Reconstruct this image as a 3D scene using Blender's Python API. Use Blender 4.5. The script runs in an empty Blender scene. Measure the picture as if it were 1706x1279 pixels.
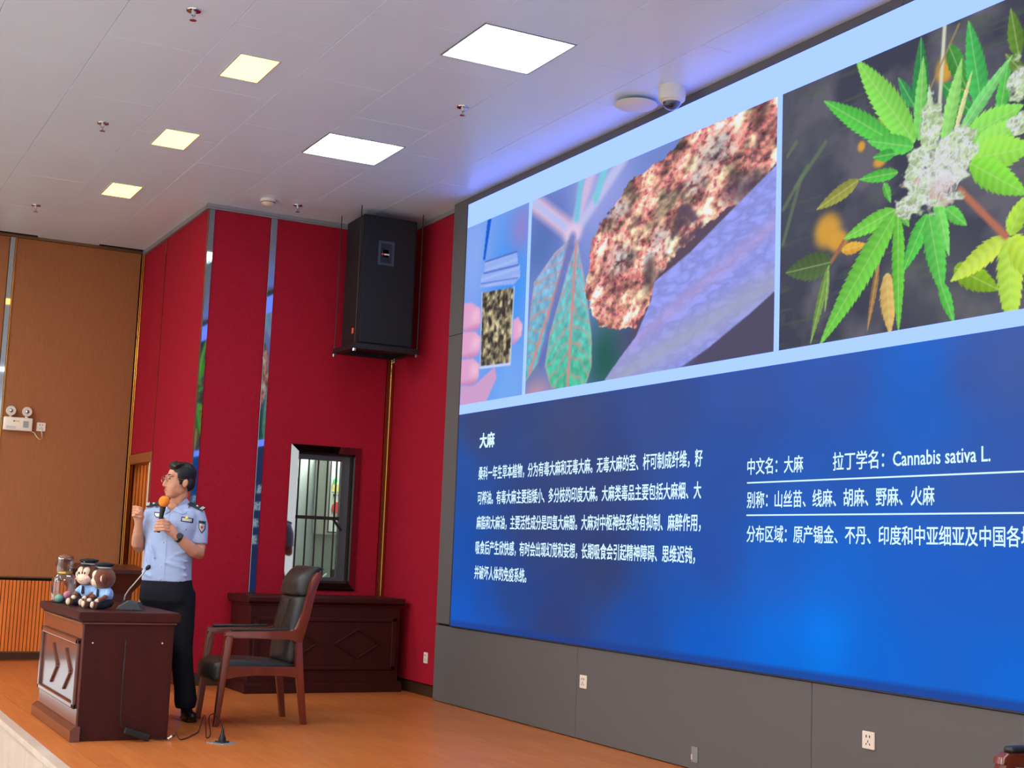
import bpy, bmesh, math, random
import numpy as np
from mathutils import Vector, Matrix, Euler
random.seed(7); np.random.seed(7)
S = bpy.context.scene
COL = S.collection
PI = math.pi

# ------------------------------------------------------------------ camera
CAM_YAW, CAM_PITCH, CAM_ROLL, CAM_H = -1.0856940, 0.1214071, 0.0394220, 1.22
def camera():
    cd = bpy.data.cameras.new('camera'); cd.sensor_fit = 'HORIZONTAL'; cd.sensor_width = 36.0
    cd.lens = 2297.3 / 1706.0 * 36.0; cd.clip_start = 0.05; cd.clip_end = 200
    o = bpy.data.objects.new('camera', cd); COL.objects.link(o)
    y, p, r = CAM_YAW, CAM_PITCH, CAM_ROLL
    f = Vector((math.sin(y)*math.cos(p), math.cos(y)*math.cos(p), math.sin(p)))
    rt = Vector((math.cos(y), -math.sin(y), 0)); up = rt.cross(f)
    r2 = rt*math.cos(r) + up*math.sin(r); u2 = up*math.cos(r) - rt*math.sin(r)
    m = Matrix((r2, u2, -f)).transposed().to_4x4(); m.translation = (0, 0, CAM_H)
    o.matrix_world = m; S.camera = o
camera()

# ------------------------------------------------------------------ world, exposure, light strengths
AMBIENT = 1.45
WARM_PANEL, WHITE_PANEL, HALL_FILL, ROOM_LAMP = 7.0, 15.0, 70.0, 55.0
w = bpy.data.worlds.new('world'); S.world = w; w.use_nodes = True
w.node_tree.nodes['Background'].inputs[0].default_value = (0.94, 0.97, 1.0, 1)
w.node_tree.nodes['Background'].inputs[1].default_value = AMBIENT
S.view_settings.view_transform = 'Standard'; S.view_settings.look = 'None'
S.view_settings.exposure = 0.0; S.view_settings.gamma = 1.0; S.view_settings.use_curve_mapping = False
S.cycles.use_denoising = True
S.cycles.max_bounces = 8; S.cycles.caustics_reflective = False; S.cycles.caustics_refractive = False
S.cycles.sample_clamp_indirect = 6.0

# ------------------------------------------------------------------ helpers
def lin(c):
    c = [x/255.0 for x in c[:3]]
    return tuple((x/12.92 if x <= 0.04045 else ((x+0.055)/1.055)**2.4) for x in c)

MATS = {}
def mat(name, col=(128,128,128), rough=0.5, metal=0.0, spec=0.5, bump=None, var=None, coat=0.0, emit=None, grain=None, stretch=(1,1,1), objvar=0.0, trans=0.0, ior=1.45, sheen=0.0, coat_rough=0.1):
    """procedural material: var=(scale, second colour, factor), bump=(scale, strength), grain=(scale, second colour)"""
    m = bpy.data.materials.new(name); m.use_nodes = True
    nt = m.node_tree; b = nt.nodes['Principled BSDF']; L = nt.links
    base = (*lin(col), 1)
    b.inputs['Base Color'].default_value = base
    b.inputs['Roughness'].default_value = rough; b.inputs['Metallic'].default_value = metal
    b.inputs['Specular IOR Level'].default_value = spec; b.inputs['Coat Weight'].default_value = coat
    b.inputs['Coat Roughness'].default_value = coat_rough; b.inputs['Sheen Weight'].default_value = sheen
    b.inputs['Transmission Weight'].default_value = trans; b.inputs['IOR'].default_value = ior
    tc = nt.nodes.new('ShaderNodeTexCoord'); mp = nt.nodes.new('ShaderNodeMapping')
    mp.inputs['Scale'].default_value = stretch; L.new(tc.outputs['Object'], mp.inputs['Vector'])
    last = None
    if var or grain:
        sc, c2, fac = var if var else (grain[0], grain[1], 1.0)
        nz = nt.nodes.new('ShaderNodeTexNoise'); nz.inputs['Scale'].default_value = sc; nz.inputs['Detail'].default_value = 5
        L.new(mp.outputs['Vector'], nz.inputs['Vector'])
        rp = nt.nodes.new('ShaderNodeValToRGB'); rp.color_ramp.elements[0].position = 0.35; rp.color_ramp.elements[1].position = 0.68
        rp.color_ramp.elements[0].color = (0,0,0,1); rp.color_ramp.elements[1].color = (fac,fac,fac,1)
        L.new(nz.outputs['Fac'], rp.inputs['Fac'])
        mx = nt.nodes.new('ShaderNodeMix'); mx.data_type = 'RGBA'
        L.new(rp.outputs['Color'], mx.inputs['Factor']); mx.inputs['A'].default_value = base; mx.inputs['B'].default_value = (*lin(c2), 1)
        last = mx.outputs['Result']
    if objvar:
        oi = nt.nodes.new('ShaderNodeObjectInfo'); mr = nt.nodes.new('ShaderNodeMapRange')
        mr.inputs['To Min'].default_value = 1-objvar; mr.inputs['To Max'].default_value = 1+objvar
        L.new(oi.outputs['Random'], mr.inputs['Value'])
        hs = nt.nodes.new('ShaderNodeHueSaturation'); L.new(mr.outputs['Result'], hs.inputs['Value'])
        if last: L.new(last, hs.inputs['Color'])
        else: hs.inputs['Color'].default_value = base
        last = hs.outputs['Color']
    if last: L.new(last, b.inputs['Base Color'])
    if bump:
        n2 = nt.nodes.new('ShaderNodeTexNoise'); n2.inputs['Scale'].default_value = bump[0]; n2.inputs['Detail'].default_value = 4
        L.new(mp.outputs['Vector'], n2.inputs['Vector'])
        bp = nt.nodes.new('ShaderNodeBump'); bp.inputs['Strength'].default_value = bump[1]; bp.inputs['Distance'].default_value = 0.01
        L.new(n2.outputs['Fac'], bp.inputs['Height']); L.new(bp.outputs['Normal'], b.inputs['Normal'])
    if emit:
        b.inputs['Emission Color'].default_value = (*emit[0], 1); b.inputs['Emission Strength'].default_value = emit[1]
    MATS[name] = m
    return m

def vcol_emit(name, strength=1.0, sample=True):
    m = bpy.data.materials.new(name); m.use_nodes = True; nt = m.node_tree; nt.nodes.clear()
    a = nt.nodes.new('ShaderNodeAttribute'); a.attribute_name = 'col'
    e = nt.nodes.new('ShaderNodeEmission'); e.inputs[1].default_value = strength
    o = nt.nodes.new('ShaderNodeOutputMaterial')
    nt.links.new(a.outputs['Color'], e.inputs[0]); nt.links.new(e.outputs[0], o.inputs[0])
    if not sample: m.cycles.emission_sampling = 'NONE'
    return m

def empty(name, loc=(0,0,0), rz=0.0, label=None, cat=None, group=None):
    o = bpy.data.objects.new(name, None); COL.objects.link(o); o.empty_display_size = 0.1
    o.location = loc; o.rotation_euler = (0,0,rz); tag(o, label, cat, group)
    return o
def tag(o, label=None, cat=None, group=None, kind=None):
    if label: o['label'] = label
    if cat: o['category'] = cat
    if group: o['group'] = group
    if kind: o['kind'] = kind
    return o

class B:
    """collects geometry into one bmesh"""
    def __init__(s): s.bm = bmesh.new()
    def _new(s, geom, smooth=False):
        return geom
    def box(s, x0,x1,y0,y1,z0,z1, bev=0.0, seg=2):
        vs = [s.bm.verts.new((x,y,z)) for x in (x0,x1) for y in (y0,y1) for z in (z0,z1)]
        f = [(0,1,3,2),(4,6,7,5),(0,4,5,1),(2,3,7,6),(0,2,6,4),(1,5,7,3)]
        fs = [s.bm.faces.new([vs[i] for i in q]) for q in f]
        if bev > 0:
            ed = list({e for q in fs for e in q.edges})
            bmesh.ops.bevel(s.bm, geom=ed, offset=bev, segments=seg, affect='EDGES', profile=0.5)
        return s
    def obox(s, c, size, rot=None, bev=0.0, seg=2):
        n0 = len(s.bm.verts); a = set(s.bm.verts)
        hx,hy,hz = [q/2 for q in size]
        s.box(-hx,hx,-hy,hy,-hz,hz,bev,seg)
        m = Matrix.Translation(c) @ (rot.to_4x4() if rot else Matrix())
        bmesh.ops.transform(s.bm, matrix=m, verts=[v for v in s.bm.verts if v not in a])
        return s
    def tube(s, pts, rad, n=10, caps=True, flat=None):
        pts = [Vector(p) for p in pts]
        if not hasattr(rad, '__len__'): rad = [rad]*len(pts)
        rings = []; t0 = None; up = None
        for i,p in enumerate(pts):
            t = (pts[min(i+1,len(pts)-1)] - pts[max(i-1,0)]).normalized()
            if up is None:
                up = Vector((0,0,1)) if abs(t.z) < 0.9 else Vector((0,1,0))
                up = (up - t*up.dot(t)).normalized()
            else:
                up = (up - t*up.dot(t)).normalized()
            sd = t.cross(up); r = rad[i]
            ra, rb = (r if hasattr(r,'__len__') else (r,r))
            rings.append([s.bm.verts.new(p + up*ra*math.cos(2*PI*k/n) + sd*rb*math.sin(2*PI*k/n)) for k in range(n)])
        for a,b in zip(rings, rings[1:]):
            for k in range(n): s.bm.faces.new((a[k], a[(k+1)%n], b[(k+1)%n], b[k]))
        if caps:
            s.bm.faces.new(rings[0][::-1]); s.bm.faces.new(rings[-1])
        return s
    def cyl(s, p0, p1, r0, r1=None, n=16): return s.tube([p0,p1],[r0, r0 if r1 is None else r1], n)
    def lathe(s, prof, c=(0,0,0), n=20, rot=None):
        c = Vector(c); R = rot if rot else Matrix.Identity(3)
        rings = []
        for r,z in prof:
            if r < 1e-5: rings.append([s.bm.verts.new(c + R @ Vector((0,0,z)))])
            else: rings.append([s.bm.verts.new(c + R @ Vector((r*math.cos(2*PI*k/n), r*math.sin(2*PI*k/n), z))) for k in range(n)])
        for a,b in zip(rings, rings[1:]):
            for k in range(n):
                q = [a[k%len(a)], a[(k+1)%len(a)], b[(k+1)%len(b)], b[k%len(b)]]
                u = []
                for v in q:
                    if v not in u: u.append(v)
                if len(u) > 2:
                    try: s.bm.faces.new(u)
                    except ValueError: pass
        if len(rings[0]) > 1: s.bm.faces.new(rings[0][::-1])
        if len(rings[-1]) > 1: s.bm.faces.new(rings[-1])
        return s
    def ell(s, c, r, rot=None, nu=16, nv=10):
        c = Vector(c); R = rot if rot else Matrix.Identity(3)
        rings = []
        for j in range(nv+1):
            th = PI*j/nv
            if j in (0,nv): rings.append([s.bm.verts.new(c + R @ Vector((0,0,r[2]*math.cos(th))))])
            else: rings.append([s.bm.verts.new(c + R @ Vector((r[0]*math.sin(th)*math.cos(2*PI*k/nu), r[1]*math.sin(th)*math.sin(2*PI*k/nu), r[2]*math.cos(th)))) for k in range(nu)])
        for a,b in zip(rings, rings[1:]):
            for k in range(nu):
                if len(a) == 1: s.bm.faces.new((a[0], b[k], b[(k+1)%nu]))
                elif len(b) == 1: s.bm.faces.new((a[k], b[0], a[(k+1)%nu]))
                else: s.bm.faces.new((a[k], b[k], b[(k+1)%nu], a[(k+1)%nu]))
        return s
    def prism(s, poly, ax, a0, a1, bev=0.0, seg=2):
        """poly in the two other axes (cyclic order kept), extruded along axis ax from a0 to a1"""
        def mk(p, a):
            if ax == 0: return (a, p[0], p[1])
            if ax == 1: return (p[0], a, p[1])
            return (p[0], p[1], a)
        A = [s.bm.verts.new(mk(p,a0)) for p in poly]; C = [s.bm.verts.new(mk(p,a1)) for p in poly]
        n = len(poly); fs = [s.bm.faces.new(A), s.bm.faces.new(C[::-1])]
        for k in range(n): fs.append(s.bm.faces.new((A[k], C[k], C[(k+1)%n], A[(k+1)%n])))
        if bev > 0:
            ed = [e for q in fs[:2] for e in q.edges]
            bmesh.ops.bevel(s.bm, geom=list(set(ed)), offset=bev, segments=seg, affect='EDGES', profile=0.5)
        return s
    def ring(s, o, i, ax, a0, a1):
        """rectangular frame: o,i = (u0,u1,v0,v1) outer / inner, extruded along axis ax"""
        def mk(u,v,a): return (a,u,v) if ax == 0 else ((u,a,v) if ax == 1 else (u,v,a))
        def loop(r,a): return [s.bm.verts.new(mk(u,v,a)) for u,v in ((r[0],r[2]),(r[1],r[2]),(r[1],r[3]),(r[0],r[3]))]
        oa, ob, ia, ib = loop(o,a0), loop(o,a1), loop(i,a0), loop(i,a1)
        for k in range(4):
            j = (k+1)%4
            for q in ((oa[k],oa[j],ia[j],ia[k]),(ob[k],ib[k],ib[j],ob[j]),(oa[k],ob[k],ob[j],oa[j]),(ia[k],ia[j],ib[j],ib[k])): s.bm.faces.new(q)
        return s
    def mesh(s, name):
        bmesh.ops.recalc_face_normals(s.bm, faces=s.bm.faces[:])
        me = bpy.data.meshes.new(name); s.bm.to_mesh(me); s.bm.free(); return me
    def obj(s, name, m, parent=None, smooth=None, loc=None):
        return put(name, s.mesh(name), m, parent, smooth, loc)

def put(name, me, m, parent=None, smooth=None, loc=None, rot=None):
    if m is not None and not me.materials: me.materials.append(m if not isinstance(m,str) else MATS[m])
    if smooth:
        me.polygons.foreach_set('use_smooth', [True]*len(me.polygons))
        if smooth is not True: me.set_sharp_from_angle(angle=math.radians(smooth))
    o = bpy.data.objects.new(name, me); COL.objects.link(o); o.parent = parent
    if loc is not None: o.location = loc
    if rot is not None: o.rotation_euler = rot
    return o
def struct(o): o['kind'] = 'structure'; return o
def copy_tree(o, parent=None):
    c = o.copy(); COL.objects.link(c); c.parent = parent
    for ch in list(o.children): copy_tree(ch, c)
    return c
def rotz(a): return Matrix.Rotation(a, 3, 'Z')
# ------------------------------------------------------------------ materials
mat('floor_wood', (206,122,62), 0.33, bump=(30,0.04), grain=(9,(190,104,50)), stretch=(0.25,3,1), objvar=0.05, coat=0.15)
mat('floor_joint', (120,66,34), 0.6)
mat('stone', (208,190,174), 0.35, var=(3,(192,172,156),0.8))
mat('ceil_panel', (214,236,255), 0.30, spec=0.6, var=(1.2,(209,231,250),0.6))
mat('ceil_back', (90,86,84), 0.8)
mat('red_fabric', (168,18,44), 0.75, spec=0.25, bump=(120,0.5), var=(75,(146,12,36),0.7))
mat('brown_fabric', (160,104,66), 0.8, spec=0.2, bump=(220,0.25), var=(60,(150,95,58),0.6), stretch=(1,1,0.12))
mat('orange_slat', (222,124,48), 0.5, var=(10,(206,108,38),0.8), stretch=(1,1,0.1))
mat('dark_gap', (40,24,18), 0.8)
mat('grey_clad', (98,97,97), 0.55, spec=0.35, bump=(400,0.03))
mat('chrome', (200,200,200), 0.06, metal=1.0)
mat('mirror', (165,165,165), 0.03, metal=1.0)
mat('gold', (190,130,60), 0.18, metal=1.0)
mat('bronze', (120,88,60), 0.35, metal=0.6)
mat('dark_metal', (52,48,46), 0.4, metal=0.5)
mat('base_board', (62,42,30), 0.35)
mat('white_trim', (205,200,196), 0.5)
mat('wall_trim', (150,150,152), 0.4, metal=0.3)
mat('white_plastic', (232,222,205), 0.4)
mat('white_paint', (214,216,208), 0.6)
mat('pale_wall', (196,204,196), 0.8)
mat('black_plastic', (22,22,24), 0.45)
mat('mahogany', (62,16,13), 0.5, spec=0.25, grain=(6,(48,12,10)), stretch=(1,1,0.15), coat=0.04)
mat('mahogany_front_sheen', (96,52,42), 0.25, grain=(6,(82,42,34)), stretch=(0.15,1,1), coat=0.5)  # lighter copy of the mahogany: sheen on the desk front put into the colour
mat('chair_wood', (118,48,26), 0.3, grain=(8,(96,34,18)), stretch=(1,1,0.2), coat=0.4)
mat('leather', (38,36,36), 0.38, bump=(90,0.12), spec=0.5)
mat('speaker_black', (15,18,23), 0.6, bump=(300,0.1))
mat('skin', (206,150,122), 0.5, var=(14,(196,134,108),0.6), spec=0.4)
mat('lens', (200,210,215), 0.05, spec=0.5)

# ------------------------------------------------------------------ setting: floors
FZ = 0.0; ZC = 4.141; YS = 4.87; YF = 1.47
fl = struct(B().box(-14.3, 4.0, YF+0.02, 5.3, -0.5, -0.012).obj('floor', 'floor_joint'))
PW, PLn = 0.150, 1.80
pm = {}
for r in range(23):
    y0 = YF+0.03 + r*PW
    if y0 > 4.86: break
    off = (r*0.73) % PLn
    x = -14.2 - off
    while x < -1.5:
        a, b_ = max(x, -14.13), x+PLn
        if b_ - a > 0.05:
            w_ = min(PW, 4.95-y0); key = (round(b_-a,3), round(w_,3))
            if key not in pm:
                pm[key] = B().box(0, key[0]-0.0025, 0, w_-0.002, -0.012, 0.0).mesh('plank'); pm[key].materials.append(MATS['floor_wood'])
            put('plank', pm[key], None, fl, loc=(a, y0, 0))
        x += PLn
# far part of the stage floor behind the back wall line is closed by the walls; the hall floor lies lower
struct(B().box(-14.3, 4.0, -9.0, YF+0.02, -0.6, -0.5).obj('floor.001', mat('hall_floor', (196,184,170), 0.5)))
tr = struct(B().box(-14.2, 4.0, YF-0.012, YF+0.02, -0.5, -0.02).obj('trim_1', 'floor_joint'))
for k in range(30):
    x0 = -14.12 + k*0.6
    B().box(x0, x0+0.594, YF-0.03, YF-0.01, -0.5, -0.034, 0.003, 1).obj('stone_slab', 'stone', tr)
    B().box(x0, x0+0.597, YF-0.045, YF+0.03, -0.034, 0.004, 0.006, 2).obj('stone_nosing', 'stone', tr)

# ------------------------------------------------------------------ setting: ceiling
ce = struct(B().box(-14.3, 4.0, -9.0, 5.3, 4.20, 4.30).obj('ceiling', 'ceil_back'))
rows = [0.27+0.595*k for k in range(9)]          # ..., 2.055, 2.65, 3.245, 3.84, 4.435
LIGHT_X = [-6.94, -9.40, -4.48, -2.02]
LH = 0.297
for r,y0 in enumerate(rows):
    y1 = min(y0+0.595, 4.93) if r < 8 else 4.935
    if y0 >= 4.93: break
    x = -14.2 - (0.6 if r % 2 else 0.0) + 0.15
    spans = []
    while x < 3.5:
        spans.append((max(x,-14.13), x+1.2)); x += 1.2
    for a,b_ in spans:
        segs = [(a,b_)]
        if abs(y0-3.245) < 0.01:
            for lx in LIGHT_X:
                ns = []
                for (p,q) in segs:
                    if q <= lx-LH or p >= lx+LH: ns.append((p,q))
                    else:
                        if p < lx-LH: ns.append((p,lx-LH))
                        if q > lx+LH: ns.append((lx+LH,q))
                segs = ns
        for p,q in segs:
            if q-p < 0.03: continue
            B().box(p+0.0012, q-0.0012, y0+0.0012, y1-0.0012, ZC, ZC+0.014, 0.0025, 1).obj('ceiling_tile', 'ceil_panel', ce)
B().box(-14.13, 4.0, -9.0, 0.27, ZC, ZC+0.014).obj('ceiling_field', 'ceil_panel', ce)

# ------------------------------------------------------------------ setting: screen wall and grey cladding
wb = struct(B().box(-10.42, 1.0, YS+0.03, YS+0.33, 0, 4.2).obj('wall_back', 'dark_gap'))
LX0, LX1, LZ0, LZ1 = -10.12, -2.6, 0.62, 4.076
def clad(x0,x1,z0,z1): B().box(x0+0.002, x1-0.002, YS, YS+0.03, z0+0.002, z1-0.002, 0.0015, 1).obj('cladding_panel', 'grey_clad', wb)
clad(-10.415, -10.137, 0.622, 3.0); clad(-10.415, -10.137, 3.0, 4.141)
for a,b_ in ((-10.415,-8.137),(-8.137,-5.741),(-5.741,-3.345),(-3.345,-0.9)): clad(a, b_, 0.004, 0.608)
clad(-2.59, -0.9, 0.622, 4.141)
for a,b_ in ((-10.137,-7.6),(-7.6,-5.1),(-5.1,-2.59)): clad(a, b_, 4.079, 4.141)

# ------------------------------------------------------------------ setting: red walls
def redpanel(parent, *a): return B().box(*a, 0.004, 1).obj('fabric_panel', 'red_fabric', parent)
# red wall beside the screen (faces the hall)
w1 = struct(B().box(-11.72, -10.42, 4.96, 5.1, 0, 4.2).obj('wall_screen_side', 'dark_gap'))
redpanel(w1, -11.69, -10.43, 4.93, 4.96, 0.10, 4.10)
struct(B().box(-11.7, -10.42, 4.925, 4.96, 4.10, 4.141).obj('trim_2', 'wall_trim'))
bb = struct(B().box(-11.7, -10.42, 4.94, 4.96, 0, 0.095).obj('baseboard_back', 'base_board'))
B().box(-11.7,-10.42,4.936,4.95,0.093,0.101).obj('gold_line','gold',bb); B().box(-11.7,-10.42,4.932,4.95,0.0,0.007).obj('gold_line','gold',bb)
# window wall (faces across the stage)
XW_ = -11.70
w2 = struct(B().ring((3.145,4.96,0,4.2),(4.06,4.565,0.905,2.02),0,-11.85,-11.73).obj('wall_window', 'dark_gap'))
redpanel(w2, -11.73, XW_, 3.162, 3.672, 0.10, 4.10)
B().ring((3.735,4.855,0.10,4.10),(4.035,4.585,0.885,2.045),0,-11.73,XW_).obj('fabric_panel','red_fabric',w2)
B().box(-11.712, XW_+0.006, 3.1405, 3.16, 0.0, 4.10).box(-11.708, XW_+0.006, 3.114, 3.1405, 0.0, 4.10).obj('mirror_strip','mirror',w2)
B().box(-11.713, XW_+0.006, 3.104, 3.1135, 0.0, 4.10).obj('gold_strip','bronze',w2)
B().box(-11.73, XW_+0.004, 3.674, 3.733, 0.0, 4.10, 0.002,1).obj('mirror_strip','mirror',w2)
B().box(-11.73, XW_+0.012, 4.858, 4.872, 0.0, 4.10).obj('gold_strip','gold',w2)
B().box(-11.73, XW_+0.004, 4.872, 4.896, 0.0, 4.10).obj('gold_strip','bronze',w2)
B().box(-11.73, XW_+0.016, 4.896, 4.93, 0.0, 4.10, 0.004,1).obj('gold_strip','gold',w2)
t3 = struct(B().box(-11.72, XW_+0.03, 3.09, 4.93, 4.112, 4.141).obj('trim_3','wall_trim'))
B().box(-11.72, XW_+0.015, 3.10, 4.93, 4.098, 4.112).obj('lower_lip','wall_trim',t3)
# left red wall with a doorway (faces the hall)
YL = 3.11
w3 = struct(B().box(-13.17,-11.72,YL+0.03,YL+0.15,0,4.2).box(-14.13,-13.17,YL+0.03,YL+0.15,2.03,4.2).obj('wall_left_red','dark_gap'))
redpanel(w3, -13.155, -11.714, YL, YL+0.03, 0.105, 4.10)
redpanel(w3, -14.06, -13.175, YL, YL+0.03, 2.045, 4.10)
B().box(-13.176,-13.156,YL-0.004,YL+0.03,0,4.10).obj('gold_strip','gold',w3)
B().box(-14.085,-14.06,YL-0.01,YL+0.03,0,4.10,0.003,1).obj('gold_strip','gold',w3)
B().box(-14.128,-14.095,YL-0.02,YL+0.03,0,4.10,0.003,1).obj('gold_strip','gold',w3)
struct(B().box(-14.13,-11.70,YL-0.02,YL+0.03,4.10,4.141).obj('trim_4','wall_trim'))
bl = struct(B().box(-13.15,-11.70,YL-0.008,YL+0.03,0,0.10).obj('baseboard_left','base_board'))
B().box(-13.15,-11.70,YL-0.014,YL,0.098,0.108).obj('gold_line','gold',bl); B().box(-13.15,-11.70,YL-0.016,YL,0,0.008).obj('gold_line','gold',bl)
B().box(-11.715,-11.694,YL-0.006,3.46,0,0.10).obj('base_return','base_board',bl)
# doorway: wooden head, jambs, pale door edge and slatted passage behind it
d1 = struct(B().box(-14.06,-13.16,YL-0.012,YL+0.15,1.945,2.04,0.004,1).obj('door_1', mat('door_trim',(150,86,44),0.45)))
B().box(-13.185,-13.155,YL-0.008,YL+0.15,0,1.95).obj('door_jamb',MATS['door_trim'],d1)
B().box(-13.325,-13.19,YL+0.012,YL+0.06,0.0,1.94,0.004,1).obj('door_leaf','white_paint',d1)
for z in (0.42,1.0,1.6): B().cyl((-13.22,YL+0.004,z),(-13.22,YL+0.02,z),0.012,None,10).obj('door_bolt','dark_metal',d1)
XP = -14.128
w4 = struct(B().box(-14.13,-13.10,4.0,4.05,0,2.6).obj('wall_passage','dark_gap'))
sl = B()
for k in range(26): sl.box(XP, XP+0.02, 3.165+k*0.032, 3.165+k*0.032+0.024, 0, 2.5)
tag(sl.obj('slat_field','orange_slat',w4), kind='stuff')
struct(B().box(-13.13,-13.08,YL+0.15,4.05,0,2.6).obj('wall_passage_side','brown_fabric'))
struct(B().box(-14.2,-13.08,YL+0.15,4.05,2.6,2.65).obj('ceiling.001','ceil_back'))
# brown wall on the far side of the stage
XB = -14.13
w5 = struct(B().box(XB-0.2,XB-0.04,-9.0,5.0,0,4.2).obj('wall_side','dark_gap'))
def brown(y0,y1): B().box(XB-0.04,XB,y0,y1,0.80,4.115,0.004,1).obj('wall_panel','brown_fabric',w5)
brown(1.856,3.085); brown(0.6,1.80); brown(-0.65,0.55); brown(-1.95,-0.7); brown(-3.2,-2.0)
B().box(XB-0.03,XB+0.006,1.804,1.852,0.80,4.115,0.003,1).obj('mirror_strip','mirror',w5)
B().box(XB-0.03,XB+0.010,1.853,1.862,0.80,4.115).obj('gold_strip','gold',w5)
B().box(XB-0.03,XB+0.02,-4.0,3.09,4.115,4.141).obj('cornice','bronze',w5)
sl = B()
y = -1.0
while y < 3.08:
    sl.box(XB-0.03,XB-0.004,y,y+0.026,0.09,0.765); y += 0.034
tag(sl.obj('slat_field','orange_slat',w5), kind='stuff')
B().box(XB-0.04,XB-0.02,-1.0,3.09,0.09,0.765).obj('slat_backing',mat('slat_back',(96,44,14),0.7),w5)
B().box(XB-0.04,XB+0.004,-1.0,3.09,0.790,0.803).obj('ledge','bronze',w5)
b5 = struct(B().box(XB-0.03,XB+0.008,-1.0,3.09,0.012,0.078).obj('baseboard_side','base_board'))
B().box(XB-0.03,XB+0.014,-1.0,3.09,0.076,0.09).obj('gold_line','bronze',b5); B().box(XB-0.03,XB+0.016,-1.0,3.09,0,0.012).obj('gold_line','gold',b5)

# ------------------------------------------------------------------ setting: control room window
g = bpy.data.materials.new('glass'); g.use_nodes = True; nt = g.node_tree; nt.nodes.clear()
tb = nt.nodes.new('ShaderNodeBsdfTransparent'); tb.inputs[0].default_value = (0.93,0.96,0.95,1)
gb = nt.nodes.new('ShaderNodeBsdfGlossy'); gb.inputs['Roughness'].default_value = 0.02
fr = nt.nodes.new('ShaderNodeFresnel'); mx = nt.nodes.new('ShaderNodeMixShader'); oo = nt.nodes.new('ShaderNodeOutputMaterial')
nt.links.new(fr.outputs[0],mx.inputs[0]); nt.links.new(tb.outputs[0],mx.inputs[1]); nt.links.new(gb.outputs[0],mx.inputs[2]); nt.links.new(mx.outputs[0],oo.inputs[0])
MATS['glass'] = g
wi = struct(empty('window_1', (0,0,0)))
fb = B()   # bevelled mirror surround
O, I = (3.98,4.648,0.82,2.10), (4.042,4.578,0.886,2.036)
def fl4(r,x): return [fb.bm.verts.new((x,u,v)) for u,v in ((r[0],r[2]),(r[1],r[2]),(r[1],r[3]),(r[0],r[3]))]
l0, l1, l2, l3 = fl4(O,XW_+0.0), fl4(O,XW_+0.012), fl4(I,XW_+0.042), fl4(I,XW_-0.15)
for p,q in ((l0,l1),(l1,l2),(l2,l3)):
    for k in range(4): fb.bm.faces.new((p[k],p[(k+1)%4],q[(k+1)%4],q[k]))
fb.obj('window_surround','mirror',wi)
B().ring((4.045,4.575,0.888,2.034),(4.075,4.488,0.935,1.975),0,-11.80,-11.75).obj('window_frame',mat('alu',(92,94,96),0.4,metal=0.6),wi)
B().box(-11.782,-11.778,4.075,4.488,0.935,1.975).obj('window_pane','glass',wi)
for k in range(5): B().box(-11.768,-11.752,4.085+k*0.088,4.096+k*0.088,0.93,1.98).obj('window_bar','dark_metal',wi)
B().box(-11.772,-11.756,4.07,4.49,1.445,1.475).obj('window_rail','dark_metal',wi)
B().obox((-11.74,4.47,1.40),(0.02,0.018,0.12),Matrix.Rotation(0.7,3,'X')).obj('window_handle','black_plastic',wi)
# the room behind it
wc = struct(B().box(-13.06,-13.0,3.28,6.2,0,2.7).obj('wall_control_room','pale_wall'))
struct(B().box(-13.0,-11.86,6.1,6.2,0,2.7).obj('wall_control_room_end','pale_wall'))
struct(B().box(-13.0,-11.86,3.28,3.30,0,2.7).obj('wall_control_room_near','pale_wall'))
struct(B().box(-13.06,-11.80,3.28,6.2,2.7,2.75).obj('ceiling.002','white_paint'))
struct(B().box(-11.90,-11.86,4.97,6.2,0,2.7).obj('wall_control_room_front','pale_wall'))
# ------------------------------------------------------------------ ceiling lights
mat('warm_diffuser',(255,240,200),0.5,emit=((1.0,0.56,0.085),WARM_PANEL))
mat('white_diffuser',(250,255,252),0.5,emit=((0.93,1.0,0.96),WHITE_PANEL))
mat('hall_fill_diffuser',(250,255,252),0.5,emit=((1.0,0.98,0.95),HALL_FILL))
mat('lamp_frame',(150,160,162),0.35,metal=0.4)
def panel_light(name,x,y,hx,hy,dm,recess,label,group):
    e = empty(name,(x,y,ZC),0,label,'ceiling light',group)
    if recess:
        B().ring((-hx,hx,-hy,hy),(-hx+0.010,hx-0.010,-hy+0.010,hy-0.010),2,-0.003,0.050).obj('frame','lamp_frame',e)
        B().box(-hx+0.012,hx-0.012,-hy+0.012,hy-0.012,0.036,0.048).obj('diffuser',dm,e)
    else:
        B().ring((-hx,hx,-hy,hy),(-hx+0.01,hx-0.01,-hy+0.01,hy-0.01),2,-0.006,0.002).obj('frame','white_trim',e)
        B().box(-hx+0.01,hx-0.01,-hy+0.01,hy-0.01,-0.004,0.0).obj('diffuser',dm,e)
    return e
wl = ['large cool white recessed ceiling panel nearest the top of the screen','cool white recessed ceiling panel behind the larger one, towards the loudspeaker',
      'cool white recessed ceiling panel above the right part of the screen','cool white recessed ceiling panel furthest to the right']
for x,l in zip(LIGHT_X,wl): panel_light('ceiling_light',x,3.542,LH,0.2975,'white_diffuser',True,l,'cool white ceiling panels')
ll = ['nearest of the three warm yellow ceiling lamps','middle one of the three warm yellow ceiling lamps','furthest of the three warm yellow ceiling lamps, by the brown wall',
      'warm yellow ceiling lamp just outside the view','warm yellow ceiling lamp further along the row','warm yellow ceiling lamp at the end of the row']
for x,l in zip((-8.12,-9.92,-11.70,-6.33,-4.53,-2.74),ll): panel_light('warm_ceiling_light',x,2.348,0.235,0.13,'warm_diffuser',False,l,'warm yellow ceiling lamps')
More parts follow.
